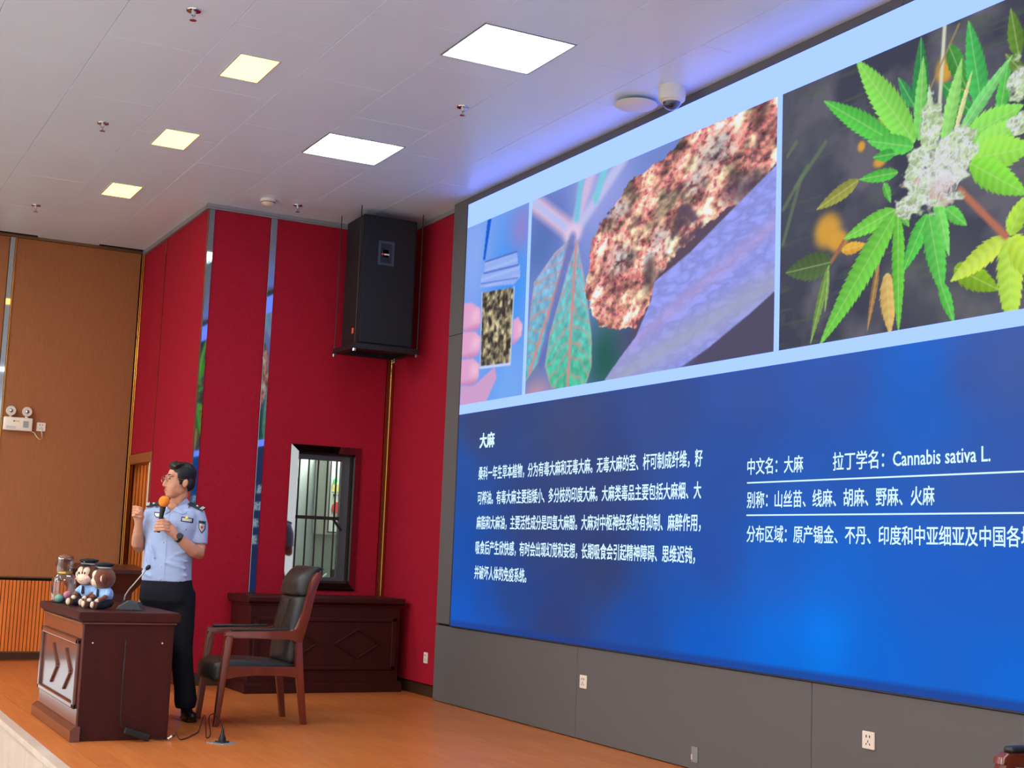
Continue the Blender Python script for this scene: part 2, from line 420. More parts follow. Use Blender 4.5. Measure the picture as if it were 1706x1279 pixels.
for i,x in enumerate((-12.2,-9.0,-5.8,-2.6,0.6)):  # unseen lamps added over the hall as fill light for the stage
    for j,y in enumerate((-0.6,-3.4,-6.2)):
        panel_light('hall_fill_light',x,y,0.3,0.3,'hall_fill_diffuser',False,'unseen white panel lamp added for fill over the audience hall','audience hall fill lamps')
panel_light('control_room_light',-12.4,4.9,0.3,0.3,mat('room_diffuser',(250,255,252),0.5,emit=((0.92,1.0,0.95),ROOM_LAMP)),False,'white panel lamp inside the control room',None).location.z = 2.69
panel_light('passage_light',-13.6,3.6,0.15,0.15,mat('pass_diffuser',(255,240,210),0.5,emit=((1.0,0.75,0.45),30.0)),False,'small lamp in the passage behind the door',None).location.z = 2.59

# ------------------------------------------------------------------ screen with its slide
LEAVES = [((4.51, 2.826), (4.125, 2.828), 0.075, (72, 96, 52)),
  ((4.488, 2.815), (4.343, 2.396), 0.03, (112, 150, 62)),
  ((4.482, 2.785), (4.459, 2.559), 0.017, (120, 160, 70)),
  ((4.712, 3.229), (4.38, 3.138), 0.044, (150, 150, 60)),
  ((4.925, 2.698), (4.952, 2.377), 0.056, (226, 182, 96)),
  ((4.868, 2.766), (4.785, 2.412), 0.021, (160, 110, 60)),
  ((4.587, 2.874), (4.78, 2.873), 0.033, (240, 170, 50)),
  ((5.156, 3.432), (5.158, 3.87), 0.057, (42, 128, 62)),
  ((5.307, 3.578), (5.523, 3.349), 0.049, (50, 150, 60)),
  ((5.344, 3.767), (5.47, 3.489), 0.049, (60, 140, 50)),
  ((5.117, 3.515), (4.998, 3.704), 0.034, (48, 150, 70)),
  ((5.557, 3.381), (5.471, 3.851), 0.062, (62, 182, 78)),
  ((5.659, 3.313), (5.719, 3.594), 0.04, (80, 190, 70)),
  ((5.777, 3.576), (5.729, 3.822), 0.044, (90, 130, 40)),
  ((5.804, 3.487), (5.694, 3.615), 0.029, (80, 120, 50)),
  ((5.118, 3.333), (4.682, 3.898), 0.084, (112, 214, 78)),
  ((4.96, 3.38), (4.427, 3.74), 0.059, (66, 190, 64)),
  ((5.109, 3.311), (4.773, 3.427), 0.051, (70, 196, 72)),
  ((4.98, 3.309), (4.817, 3.326), 0.031, (50, 170, 60)),
  ((5.147, 3.333), (5.174, 3.762), 0.045, (100, 200, 90)),
  ((5.233, 3.355), (5.213, 3.605), 0.023, (170, 215, 190)),
  ((5.308, 3.265), (5.431, 3.676), 0.046, (124, 214, 104)),
  ((5.381, 3.303), (5.497, 3.599), 0.016, (200, 220, 150)),
  ((5.417, 3.308), (5.744, 3.597), 0.038, (100, 206, 110)),
  ((5.452, 3.271), (5.803, 3.338), 0.073, (116, 218, 82)),
  ((5.487, 3.176), (5.807, 3.274), 0.072, (126, 222, 86)),
  ((5.487, 3.158), (5.854, 3.13), 0.087, (130, 224, 72)),
  ((5.479, 3.14), (5.82, 2.915), 0.071, (112, 212, 58)),
  ((5.001, 3.205), (4.712, 3.232), 0.034, (66, 184, 60)),
  ((4.901, 3.172), (4.952, 3.058), 0.025, (70, 180, 60)),
  ((4.983, 3.015), (4.597, 2.933), 0.048, (96, 204, 64)),
  ((4.993, 3.008), (4.417, 2.383), 0.079, (90, 194, 60)),
  ((5.003, 3.001), (5.011, 2.377), 0.044, (84, 192, 56)),
  ((5.023, 3.0), (5.082, 2.908), 0.028, (80, 180, 60)),
  ((5.206, 2.948), (5.04, 2.686), 0.052, (64, 192, 66)),
  ((5.215, 2.946), (5.309, 2.525), 0.066, (72, 190, 72)),
  ((5.262, 3.035), (5.348, 2.712), 0.039, (96, 214, 90)),
  ((5.29, 2.597), (5.381, 2.379), 0.035, (70, 190, 66)),
  ((5.326, 2.952), (5.461, 2.842), 0.036, (76, 196, 70)),
  ((5.381, 2.651), (5.656, 2.501), 0.062, (110, 170, 30)),
  ((5.698, 2.741), (5.354, 2.587), 0.056, (176, 222, 70)),
  ((5.709, 2.739), (5.728, 2.295), 0.074, (164, 226, 70)),
  ((5.714, 2.747), (5.82, 2.915), 0.053, (150, 215, 60)),
  ((5.723, 2.732), (5.911, 2.5), 0.073, (170, 225, 60))]
def srgb2lin(a):
    a = np.clip(a,0,255)/255.0
    return np.where(a<=0.04045,a/12.92,((a+0.055)/1.055)**2.4)
def vnoise(ny,nx,cy,cx,seed):
    r = np.random.RandomState(seed); g_ = r.rand(int(cy)+3,int(cx)+3)
    yy = np.linspace(0,cy,ny)[:,None]; xx = np.linspace(0,cx,nx)[None,:]
    iy = yy.astype(int); ix = xx.astype(int); fy = yy-iy; fx = xx-ix
    fy = fy*fy*(3-2*fy); fx = fx*fx*(3-2*fx)
    return (g_[iy,ix]*(1-fy)*(1-fx)+g_[iy+1,ix]*fy*(1-fx)+g_[iy,ix+1]*(1-fy)*fx+g_[iy+1,ix+1]*fy*fx)
def fbm(ny,nx,cy,cx,seed,o=4):
    s = 0; a = 0.5
    for k in range(o):
        s = s + a*vnoise(ny,nx,cy*2**k,cx*2**k,seed+k); a *= 0.5
    return s
def blur(m,k=1):
    for _ in range(k):
        p = np.pad(m,((1,1),(1,1))+((0,0),)*(m.ndim-2),mode='edge')
        m = (p[:-2,1:-1]+p[2:,1:-1]+p[1:-1,:-2]+p[1:-1,2:]+4*p[1:-1,1:-1])/8
    return m
class Canvas:
    def __init__(s,s0,s1,t0,t1,nx,ny,col):
        s.a = (s0,s1,t0,t1); s.nx, s.ny = nx, ny
        s.X, s.Y = np.meshgrid(np.linspace(s0,s1,nx), np.linspace(t0,t1,ny))
        s.img = np.zeros((ny,nx,3))+np.array(col,float)
    def mix(s,m,c):
        c = np.array(c,float) if not isinstance(c,np.ndarray) else c
        s.img = s.img*(1-m[...,None])+c*m[...,None]
    def blob(s,c,r,col,amt=1.0,p=2.0):
        rx,ry = r if hasattr(r,'__len__') else (r,r)
        d = ((s.X-c[0])/rx)**2+((s.Y-c[1])/ry)**2
        s.mix(amt*np.exp(-d**(p/2)),col)
    def polymask(s,poly,soft=1):
        m = np.zeros(s.X.shape,bool); n = len(poly)
        for i in range(n):
            (x1,y1),(x2,y2) = poly[i],poly[(i+1)%n]
            c = ((y1>s.Y)!=(y2>s.Y))
            xi = (x2-x1)*(s.Y-y1)/((y2-y1) if abs(y2-y1)>1e-9 else 1e-9)+x1
            m ^= c&(s.X<xi)
        return blur(m.astype(float),soft)
    def dline(s,p,q):
        px,py = q[0]-p[0],q[1]-p[1]; l2 = px*px+py*py
        t = np.clip(((s.X-p[0])*px+(s.Y-p[1])*py)/l2,0,1)
        return np.hypot(s.X-p[0]-t*px,s.Y-p[1]-t*py), t
    def line(s,p,q,w,col,amt=1.0):
        d,_ = s.dline(p,q); s.mix(amt*np.clip(1.5-d/w,0,1),col)
    def leaf(s,b,t,hw,col,teeth=True):
        ax = np.array(t)-np.array(b); l = np.hypot(*ax); ax /= l; nx_ = np.array([-ax[1],ax[0]])
        u = ((s.X-b[0])*ax[0]+(s.Y-b[1])*ax[1])/l; v = (s.X-b[0])*nx_[0]+(s.Y-b[1])*nx_[1]
        uc = np.clip(u,0,1)
        prof = np.clip(np.sin(PI*uc**0.72),0,1)**0.8*hw*1.08
        if teeth:
            n = max(6,l/0.042); ph = (uc*n-np.abs(v)*18)%1.0
            prof = prof*(0.84+0.20*ph)
        m = blur(((np.abs(v)<prof)&(u>0)&(u<1)).astype(float),1)
        ve = np.abs(((uc*l/0.05)-np.abs(v)*9)%1.0-0.5)*2
        sh = 1.0+0.10*ve+0.12*np.sign(v)*np.clip(np.abs(v)/(hw+1e-6),0,1)
        c = np.clip(np.array(col)[None,None]*sh[...,None],0,255)
        rib = np.clip(1-np.abs(v)/0.006,0,1)[...,None]
        c = c*(1-0.5*rib)+np.array([215,240,160])*0.5*rib
        s.mix(m,c)
    def mesh(s,name,y,boost=None):
        ny,nx = s.ny,s.nx
        co = np.stack([s.X+LX0,np.full_like(s.X,y),s.Y],-1).reshape(-1,3)
        i = (np.arange(ny-1)[:,None]*nx+np.arange(nx-1)[None,:]).ravel()
        f = np.stack([i,i+1,i+nx+1,i+nx],1)
        me = bpy.data.meshes.new(name); me.vertices.add(len(co)); me.vertices.foreach_set('co',co.ravel())
        me.loops.add(f.size); me.loops.foreach_set('vertex_index',f.ravel().astype(np.int32))
        me.polygons.add(len(f)); me.polygons.foreach_set('loop_start',(np.arange(len(f))*4).astype(np.int32))
        me.update()
        c = np.ones((len(co),4)); c[:,:3] = srgb2lin(s.img).reshape(-1,3)
        if boost: c[:,:3] *= np.array(boost)
        at = me.attributes.new('col','FLOAT_COLOR','POINT'); at.data.foreach_set('color',c.ravel().astype(np.float32))
        return me
LED = empty('led_screen',(0,0,0),0,'huge bright screen on the grey wall showing a blue lecture slide with three photos','screen')
B().box(LX0,LX1,4.860,4.8695,LZ0,LZ1).obj('panel_body','black_plastic',LED)
B().ring((LX0-0.014,LX1+0.008,LZ0-0.010,LZ1+0.003),(LX0,LX1,LZ0,LZ1),1,4.858,4.8695).obj('bezel',mat('bezel',(42,52,70),0.4),LED)
EM_S, EM_N = vcol_emit('slide_light'), vcol_emit('slide_photo',1.0,False)
W_ = LX1-LX0
cv = Canvas(0,W_,LZ0,2.33,150,60,(48,76,136))
SMP = np.array([(0.384, 2.248, 64, 76, 120), (1.802, 2.07, 66, 78, 118), (2.917, 2.119, 62, 82, 140), (3.826, 2.194, 60, 88, 160), (4.586, 2.161, 58, 92, 168), (5.186, 2.195, 38, 104, 200), (5.492, 2.164, 66, 92, 160), (5.74, 2.167, 74, 96, 160), (0.05, 1.782, 44, 84, 158), (2.222, 1.722, 58, 72, 122), (3.559, 1.686, 50, 84, 158), (4.593, 1.657, 46, 92, 176), (5.418, 1.635, 56, 94, 170), (5.736, 1.573, 58, 92, 168), (5.187, 1.931, 40, 104, 198), (0.053, 1.202, 34, 84, 170), (1.003, 0.911, 46, 72, 134), (1.422, 1.399, 56, 70, 118), (2.256, 1.164, 56, 68, 112), (3.516, 1.231, 44, 84, 164), (4.119, 1.18, 36, 98, 190), (4.601, 1.164, 30, 106, 204), (5.229, 1.213, 36, 98, 194), (5.734, 1.228, 34, 96, 192), (0.16, 0.685, 28, 90, 186), (0.729, 0.719, 36, 84, 170), (1.73, 0.696, 52, 66, 118), (2.644, 0.72, 36, 80, 160), (3.477, 0.711, 24, 96, 196), (4.13, 0.73, 18, 110, 216), (4.491, 0.821, 14, 126, 234), (4.826, 0.758, 22, 104, 206), (5.417, 0.754, 30, 102, 200), (5.731, 0.706, 24, 106, 208)], float)
acc = np.zeros(cv.img.shape); ws = np.zeros(cv.X.shape)
for s_,t_,*c_ in SMP:
    w_ = 1.0/(((cv.X-s_)/1.0)**2+((cv.Y-t_)/0.8)**2+0.03)**1.6
    acc += w_[...,None]*np.array(c_); ws += w_
cv.img = acc/ws[...,None]
cv.img = cv.img*(0.96+0.08*fbm(60,150,5,14,3,3))[...,None]
cv.mix((cv.Y < 0.655).astype(float)*0.75,(38,66,138))
put('slide_background',cv.mesh('slide_background',4.8595,(1,1,1.1)),EM_S,LED)
cv = Canvas(0,W_,2.318,LZ1,3,3,(178,208,255))
put('slide_white_band',cv.mesh('slide_white_band',4.8590,(0.97,1.06,2.6)),EM_S,LED)
T0, T1 = 2.395, 3.874
# photo of a jar held in a hand
cv = Canvas(0.0,1.068,T0,T1,130,230,(122,160,238))
cv.blob((0.8,3.3),(0.35,0.5),(60,150,250),0.9); cv.blob((0.95,3.7),(0.2,0.2),(150,130,200),0.8); cv.blob((0.15,3.6),(0.25,0.4),(140,172,244),0.9)
cv.blob((0.75,2.5),(0.35,0.25),(120,176,246),0.8); cv.blob((0.55,2.9),(0.2,0.6),(90,150,240),0.5)
cv.mix(cv.polymask([(0.373,3.893),(0.442,3.888),(0.353,3.546),(0.318,3.552)],2),(24,92,210))
cv.mix(cv.polymask([(0.007,2.556),(0.24,2.535),(0.602,2.656),(0.643,2.56),(0.46,2.377),(0.15,2.37),(0.0,2.38)],3),(206,160,206))
lid = cv.polymask([(0.355,3.53),(0.898,3.522),(0.922,3.419),(0.955,3.406),(0.969,3.306),(0.872,3.268),(0.287,3.331),(0.295,3.429),(0.345,3.444)],1)
cv.mix(lid,(150,176,244)); cv.mix(lid*np.clip(np.sin(cv.Y*95)*0.5,0,1),(182,200,250)); cv.line((0.34,3.44),(0.93,3.41),0.008,(90,120,205)); cv.line((0.30,3.36),(0.93,3.31),0.006,(100,130,215)); cv.line((0.36,3.53),(0.9,3.52),0.007,(80,112,190))
hb = cv.polymask([(0.326,3.281),(0.874,3.245),(0.859,2.66),(0.347,2.684)],1)
nz = fbm(230,130,34,24,11,3); nz2 = fbm(230,130,60,44,12,2)
hc = np.clip((nz-0.28)*2.6,0,1)[...,None]; hc = hc*np.array([222,206,160])+(1-hc)*np.array([66,60,58]); hc = hc*(0.72+0.6*nz2[...,None])
cv.mix(hb,hc); cv.line((0.326,3.281),(0.347,2.684),0.008,(196,210,246),0.8); cv.line((0.874,3.245),(0.859,2.66),0.010,(206,214,240),0.8); cv.line((0.347,2.672),(0.859,2.65),0.010,(206,214,250))
for f in ([(-0.05,3.244),(0.138,3.229),(0.303,3.158),(0.324,3.045),(0.284,2.987),(0.089,2.995),(-0.05,3.022)],[(-0.05,3.006),(0.233,2.977),(0.335,2.917),(0.319,2.794),(0.218,2.765),(-0.05,2.794)],[(-0.05,2.777),(0.218,2.757),(0.335,2.698),(0.321,2.59),(0.239,2.543),(-0.05,2.568)],[(0.879,2.987),(0.957,3.0),(1.03,2.938),(1.024,2.85),(0.941,2.807),(0.886,2.791)]):
    m = cv.polymask(f,2); c = np.mean(np.array(f),0)
    cv.mix(m,(224,164,206)); cv.mix(m*np.exp(-(((cv.X-c[0]-0.08)/0.09)**2+((cv.Y-c[1]-0.01)/0.06)**2)),(240,190,216)); cv.mix(m*np.clip((c[1]-cv.Y-0.05)*12,0,1),(176,116,172))
cv.img = blur(cv.img,1)
put('slide_photo_of_jar',cv.mesh('slide_photo_jar',4.8586),EM_N,LED)
# photo of a dried bud on a finger
NX,NY = 480,330
cv = Canvas(1.118,4.032,T0,T1,NX,NY,(110,132,206))
cv.blob((1.4,3.65),(0.35,0.2),(84,106,186),0.9); cv.blob((1.25,3.45),(0.3,0.2),(74,110,176),0.8); cv.blob((2.1,3.75),(0.35,0.3),(176,186,236),0.9); cv.blob((2.25,3.5),(0.3,0.4),(140,150,226),0.8)
cv.blob((3.9,3.3),(0.5,0.3),(96,74,104),0.9); cv.blob((2.25,2.55),(0.35,0.35),(20,84,60),0.95); cv.blob((1.25,2.55),(0.3,0.25),(96,120,170),0.9); cv.blob((2.6,2.65),(0.25,0.2),(62,58,90),0.8); cv.blob((1.3,2.38),(0.22,0.12),(214,150,160),0.8)
cv.mix(np.clip((cv.X-2.95)*3-(cv.Y-2.4)*3.0,0,1),(72,66,88))
cv.line((1.125,3.866),(1.748,3.506),0.07,(232,190,214)); cv.line((1.125,3.866),(1.748,3.506),0.03,(190,198,244)); cv.line((2.045,4.02),(1.748,3.506),0.06,(214,190,228)); cv.line((2.40,3.90),(1.76,3.50),0.05,(196,196,240)); cv.line((1.85,3.95),(1.79,3.6),0.04,(120,200,226)); cv.line((2.2,3.95),(2.05,3.7),0.04,(120,210,226)); cv.blob((1.75,3.5),(0.13,0.08),(236,206,232),1.0,4)
def veined(poly,ctr,tip,c0,c1):
    m = cv.polymask(poly,2); g_ = np.clip((cv.Y-2.4)/1.0,0,1)[...,None]
    col = np.array(c0)*(1-g_)+np.array(c1)*g_
    n1 = fbm(NY,NX,30,60,21,3)
    cv.mix(m,col*(0.75+0.5*n1[...,None]))
    edge = np.clip(m-blur(m,14),0,1)*2.6
    cv.mix(np.clip(edge,0,0.9)*m,(228,146,136))
    d,t = cv.dline(ctr,tip); cv.mix(m*np.clip(1.4-d/0.018,0,1),(222,138,128))
    v = np.abs((((t*10)-d*6+fbm(NY,NX,12,22,25,2)*1.6)%1.0)-0.5)*2; cv.mix(m*np.clip((v-0.72)*3.5,0,1)*0.8,(220,142,132))
veined([(1.708,3.469),(1.496,3.41),(1.192,3.234),(1.118,2.827),(1.118,2.49),(1.33,2.629),(1.572,2.954),(1.761,3.32)],(1.73,3.46),(1.17,2.55),(80,190,190),(150,190,236))
cv.line((1.74,3.46),(1.35,2.62),0.05,(90,106,186),0.8)
veined([(1.811,3.451),(1.644,3.164),(1.452,2.793),(1.405,2.577),(1.506,2.413),(1.741,2.363),(1.987,2.371),(2.066,2.51),(2.053,2.721),(1.939,3.117)],(1.80,3.44),(1.74,2.37),(70,206,150),(132,196,236))
bud = [(1.942,3.074),(2.002,3.407),(2.116,3.513),(2.268,3.567),(2.485,3.729),(2.736,3.774),(2.908,3.785),(3.105,3.871),(3.483,3.888),(4.06,3.89),(4.06,3.484),(3.736,3.34),(3.383,3.265),(3.07,3.133),(2.876,3.01),(2.798,2.905),(2.713,2.799),(2.611,2.713),(2.391,2.72),(2.16,2.77),(2.034,2.891)]
cv.mix(cv.polymask([(2.55,2.62),(2.70,2.95),(3.0,3.3),(3.5,3.42),(4.06,3.75),(4.06,3.40),(3.2,3.02),(2.80,2.86)],6),(86,64,80))
rg = fbm(NY,NX,26,40,31,4)
m = cv.polymask(bud,1)
mb = blur(m,60); m = np.clip((mb-0.5+(rg-0.47)*1.6+(fbm(NY,NX,70,90,34,2)-0.37)*0.5)*7,0,1)*np.clip((mb-0.12)*12,0,1); m = np.maximum(m,np.clip((mb-0.80)*12,0,1))
n1 = fbm(NY,NX,60,70,41,3); n2 = fbm(NY,NX,14,20,45,3); n3 = np.abs(fbm(NY,NX,46,60,48,3)-0.46)*9
hair = np.clip(1-n3,0,1)
base = np.clip((n1-0.25)*2.3,0,1)[...,None]*np.array([196,150,120])+(1-np.clip((n1-0.25)*2.3,0,1)[...,None])*np.array([84,48,52])
gr = np.clip((n2-0.5)*6,0,1)[...,None]; base = base*(1-gr*0.75)+gr*0.75*np.array([176,172,130])*(0.6+0.8*n1[...,None])
rd = (hair*np.clip((0.56-n2)*7,0,1))[...,None]; base = base*(1-rd*0.8)+rd*0.8*np.array([224,110,104])
lump = fbm(NY,NX,9,15,52,3); gy,gx = np.gradient(blur(lump,3)); lit = np.clip(0.95+gy*22-gx*10,0.45,1.6)*np.clip(0.45+(lump-0.2)*1.7,0.5,1.25)
fib = np.clip(1-np.abs(fbm(NY,NX,34,60,57,3)-0.46)*14,0,1)*np.clip((lump-0.38)*6,0,1)
base = base*(1-0.55*fib[...,None])+0.55*fib[...,None]*np.array([244,176,140])
cv.mix(m,np.clip((base*1.5*lit[...,None])*np.array([1.06,0.96,0.92])+14,0,255))
for c,r in (((2.40,3.21),(0.17,0.10)),((3.45,3.70),(0.22,0.12)),((2.865,3.25),(0.12,0.09)),((2.35,3.55),(0.14,0.07)),((3.25,3.55),(0.12,0.08))):
    d = np.exp(-((((cv.X-c[0])/r[0])**2+((cv.Y-c[1])/r[1])**2))**2); cv.mix(m*d*np.clip((n1-0.22)*2.2,0,1),(222,216,206))
cv.mix(m*np.clip(1-((cv.X-2.75)/0.10)**2-((cv.Y-3.05)/0.16)**2,0,1)*0.8,(62,48,50)); cv.mix(m*np.clip(1-((cv.X-3.75)/0.3)**2-((cv.Y-3.40)/0.12)**2,0,1)*0.8,(78,58,76))
cv.mix(cv.polymask([(2.78,2.93),(2.96,3.22),(3.10,3.47),(3.20,3.40),(3.34,3.26),(3.07,3.10)],14)*np.clip((fbm(NY,NX,24,34,66,3)-0.30)*5,0,1)*0.9,(84,62,74))
fin = cv.polymask([(2.184,2.36),(2.403,2.516),(2.614,2.653),(2.779,2.868),(2.808,2.982),(3.201,3.11),(4.06,3.484),(4.06,2.751),(3.813,2.642),(3.411,2.484),(3.102,2.387),(2.629,2.34)],2)
d,_ = cv.dline((2.2,2.35),(4.06,2.80)); low = np.clip(1-d/0.16,0,1)
wr = np.abs(fbm(NY,NX,26,20,61,4)-0.47)*5
fc = np.array([146,154,238])[None,None]*(0.92+0.16*np.clip(wr,0,1)[...,None])
fc = fc*(1-low[...,None]*0.8)+low[...,None]*0.8*np.array([166,166,186])
pk = np.exp(-((cv.Y-(2.62+(cv.X-2.6)*0.36))/0.06)**2)[...,None]*0.5; fc = fc*(1-pk)+pk*np.array([190,156,206])
cv.mix(fin,fc); cv.mix(fin*np.clip((cv.Y-(3.02+(cv.X-2.9)*0.40))*6,0,0.5),(156,164,240))
cv.img = blur(cv.img,1)
cv.img = cv.img*0.86+np.array([160,165,215])*0.14  # pale haze over the screen mixed into the picture colours
put('slide_photo_of_bud',cv.mesh('slide_photo_bud',4.8586),EM_N,LED)
# photo of a flowering plant
NX,NY = 520,420
S0,S1 = 4.078, 6.4
cv = Canvas(S0,S1,T0,T1,NX,NY,(58,58,74))
hz = fbm(NY,NX,5,7,71,4); cv.mix(np.clip((hz-0.40)*3.5,0,0.8),(112,106,114)); st = fbm(NY,NX,40,8,77,3); cv.mix(np.clip((st-0.55)*4,0,0.5),(78,96,72))
cv.blob((4.25,3.3),(0.3,0.5),(82,82,92),0.6); cv.blob((5.3,2.6),(0.3,0.25),(96,98,96),0.6)
for p,q in (((4.13,3.5),(4.2,3.56)),((4.2,3.3),(4.45,3.5)),((4.1,3.0),(4.25,3.35)),((4.3,3.4),(4.1,3.2))): cv.line(p,q,0.014,(104,124,88),0.7)
for c,r in (((5.316,3.647),(0.06,0.07)),((4.474,3.003),(0.11,0.10)),((4.56,2.93),(0.08,0.06)),((4.877,3.483),(0.05,0.04)),((4.731,3.407),(0.03,0.03)),((5.452,3.536),(0.05,0.04)),((4.869,3.291),(0.05,0.03))): cv.blob(c,r,(238,168,52),0.95,5)
for b,t,hw,c in LEAVES[:14]: cv.leaf(b,t,hw,c)
cv.line((5.318,3.879),(5.281,3.442),0.012,(226,228,196)); cv.line((5.41,3.85),(5.2,3.55),0.007,(170,140,90),0.8)
for b,t,hw,c in LEAVES[14:]: cv.leaf(b,t,hw,tuple(min(255,q) for q in (c[0]*1.12+6,c[1]*1.04,c[2])))
cv.line((5.416,3.023),(5.693,2.747),0.018,(196,112,84)); cv.line((4.51,2.83),(4.60,2.92),0.012,(176,104,76))
n1 = fbm(NY,NX,70,80,81,3); n3 = np.clip(1-np.abs(fbm(NY,NX,44,54,85,3)-0.46)*10,0,1)
d = np.minimum.reduce([((cv.X-c[0])/r[0])**2+((cv.Y-c[1])/r[1])**2 for c,r in (((5.28,3.14),(0.22,0.18)),((5.235,3.37),(0.08,0.15)),((5.11,3.02),(0.12,0.08)),((5.40,3.22),(0.12,0.14)),((5.16,3.20),(0.12,0.10)),((5.78,3.47),(0.07,0.10)),((5.80,3.25),(0.09,0.06)))])
m = np.clip((1.15-d+(fbm(NY,NX,30,36,88,3)-0.47)*2.4)*3,0,1)
bc = np.array([206,232,172])*(0.62+0.7*n1[...,None]); bc = bc*(1-n3[...,None])+n3[...,None]*np.array([244,242,248])
pk = np.clip((fbm(NY,NX,18,22,92,2)-0.55)*6,0,0.6)[...,None]; bc = bc*(1-pk)+pk*np.array([206,150,130])
wb_ = (np.exp(-(((cv.X-5.31)/0.13)**2+((cv.Y-3.12)/0.11)**2))*np.clip(n1*2.2,0,1)*0.8)[...,None]; bc = bc*(1-wb_)+wb_*np.array([244,238,250])
cv.mix(m,np.clip(bc,0,255))
for k in range(60):
    a = random.uniform(0,2*PI); r0 = random.uniform(0.05,0.16); r1 = r0+random.uniform(0.02,0.05)
    c = (5.28,3.14); p = (c[0]+r0*math.cos(a),c[1]+r0*math.sin(a)); q = (c[0]+r1*math.cos(a+random.uniform(-0.5,0.5)),c[1]+r1*math.sin(a+random.uniform(-0.5,0.5)))
    x0,x1 = min(p[0],q[0])-0.02,max(p[0],q[0])+0.02; y0,y1 = min(p[1],q[1])-0.02,max(p[1],q[1])+0.02
    i0,i1 = np.searchsorted(cv.X[0],(x0,x1)); j0,j1 = np.searchsorted(cv.Y[:,0],(y0,y1))
    sx,sy = cv.X[j0:j1,i0:i1],cv.Y[j0:j1,i0:i1]; px,py = q[0]-p[0],q[1]-p[1]
    t = np.clip(((sx-p[0])*px+(sy-p[1])*py)/(px*px+py*py),0,1); dd = np.hypot(sx-p[0]-t*px,sy-p[1]-t*py)
    mm = 0.7*np.clip(1.4-dd/0.004,0,1)[...,None]; cv.img[j0:j1,i0:i1] = cv.img[j0:j1,i0:i1]*(1-mm)+np.array([238,236,244])*mm
cv.img = cv.img*0.84+np.array([120,128,150])*0.16  # grey-blue haze mixed into the colours to wash the picture out
put('slide_photo_of_plant',cv.mesh('slide_photo_plant',4.8586),EM_N,LED)
# writing on the slide
mat('slide_text',(0,0,0),0.5,emit=((0.62,0.86,1.0),1.15))
def text(body,x0,z,em_h,x1=None,em_w=None,bold=0.0,y=4.8578,parent=None,m='slide_text',name='slide_text'):
    c = bpy.data.curves.new('t','FONT'); c.body = body; c.size = 1.0; c.resolution_u = 2
    o = bpy.data.objects.new('t',c); COL.objects.link(o)
    me = bpy.data.meshes.new_from_object(o.evaluated_get(bpy.context.evaluated_depsgraph_get()))
    bpy.data.objects.remove(o)
    v = np.zeros(len(me.vertices)*3); me.vertices.foreach_get('co',v); v = v.reshape(-1,3)
    a,b_ = v[:,0].min(),v[:,0].max()
    sx = em_w if em_w else (x1-x0)/(b_-a)
    out = np.stack([x0+(v[:,0]-a)*sx,np.full(len(v),y),z+(v[:,1]+0.05)*em_h],1)
    me.vertices.foreach_set('co',out.ravel()); me.update(); me.name = name
    if bold:
        bm = bmesh.new(); bm.from_mesh(me)
        for dx,dz in ((bold*sx*1.6,0),(0,bold*em_h),(bold*sx*1.6,bold*em_h)):
            b2 = bmesh.new(); b2.from_mesh(me); bmesh.ops.translate(b2,vec=(dx,0.00005,dz),verts=b2.verts); m3 = bpy.data.meshes.new('t'); b2.to_mesh(m3); b2.free(); bm.from_mesh(m3); bpy.data.meshes.remove(m3)
        bm.to_mesh(me); bm.free()
    return tag(put(name,me,m,parent or LED),kind='stuff')
text('大麻',-9.725,2.026,0.125,x1=-9.477,bold=0.05)
for i,(s_,x1) in enumerate((('桑科一年生草本植物，分为有毒大麻和无毒大麻。无毒大麻的茎、杆可制成纤维，籽',-6.742),('可榨油。有毒大麻主要指矮小、多分枝的印度大麻。大麻类毒品主要包括大麻烟、大',-6.748),
    ('麻脂和大麻油，主要活性成分是四氢大麻酚。大麻对中枢神经系统有抑制、麻醉作用，',-6.745),('吸食后产生欣快感，有时会出现幻觉和妄想，长期吸食会引起精神障碍、思维迟钝，',-6.795),('并破坏人体的免疫系统。',-8.876))):
    text(s_,-9.72,1.777-0.1925*i,0.112,x1=x1,bold=0.022)
text('中文名：大麻',-6.305,1.712,0.100,x1=-5.822,bold=0.016); text('拉丁学名：Cannabis sativa L.',-5.583,1.712,0.102,x1=-4.521,bold=0.016)
text('别称：山丝苗、线麻、胡麻、野麻、火麻',-6.303,1.524,0.100,x1=-4.865,bold=0.016); text('分布区域：原产锡金、不丹、印度和中亚细亚及中国各地',-6.30,1.333,0.100,x1=-4.27,bold=0.016)
for z in (1.664,1.481): B().box(-6.305,-3.4,4.8576,4.859,z-0.004,z+0.004).obj('slide_rule','slide_text',LED)
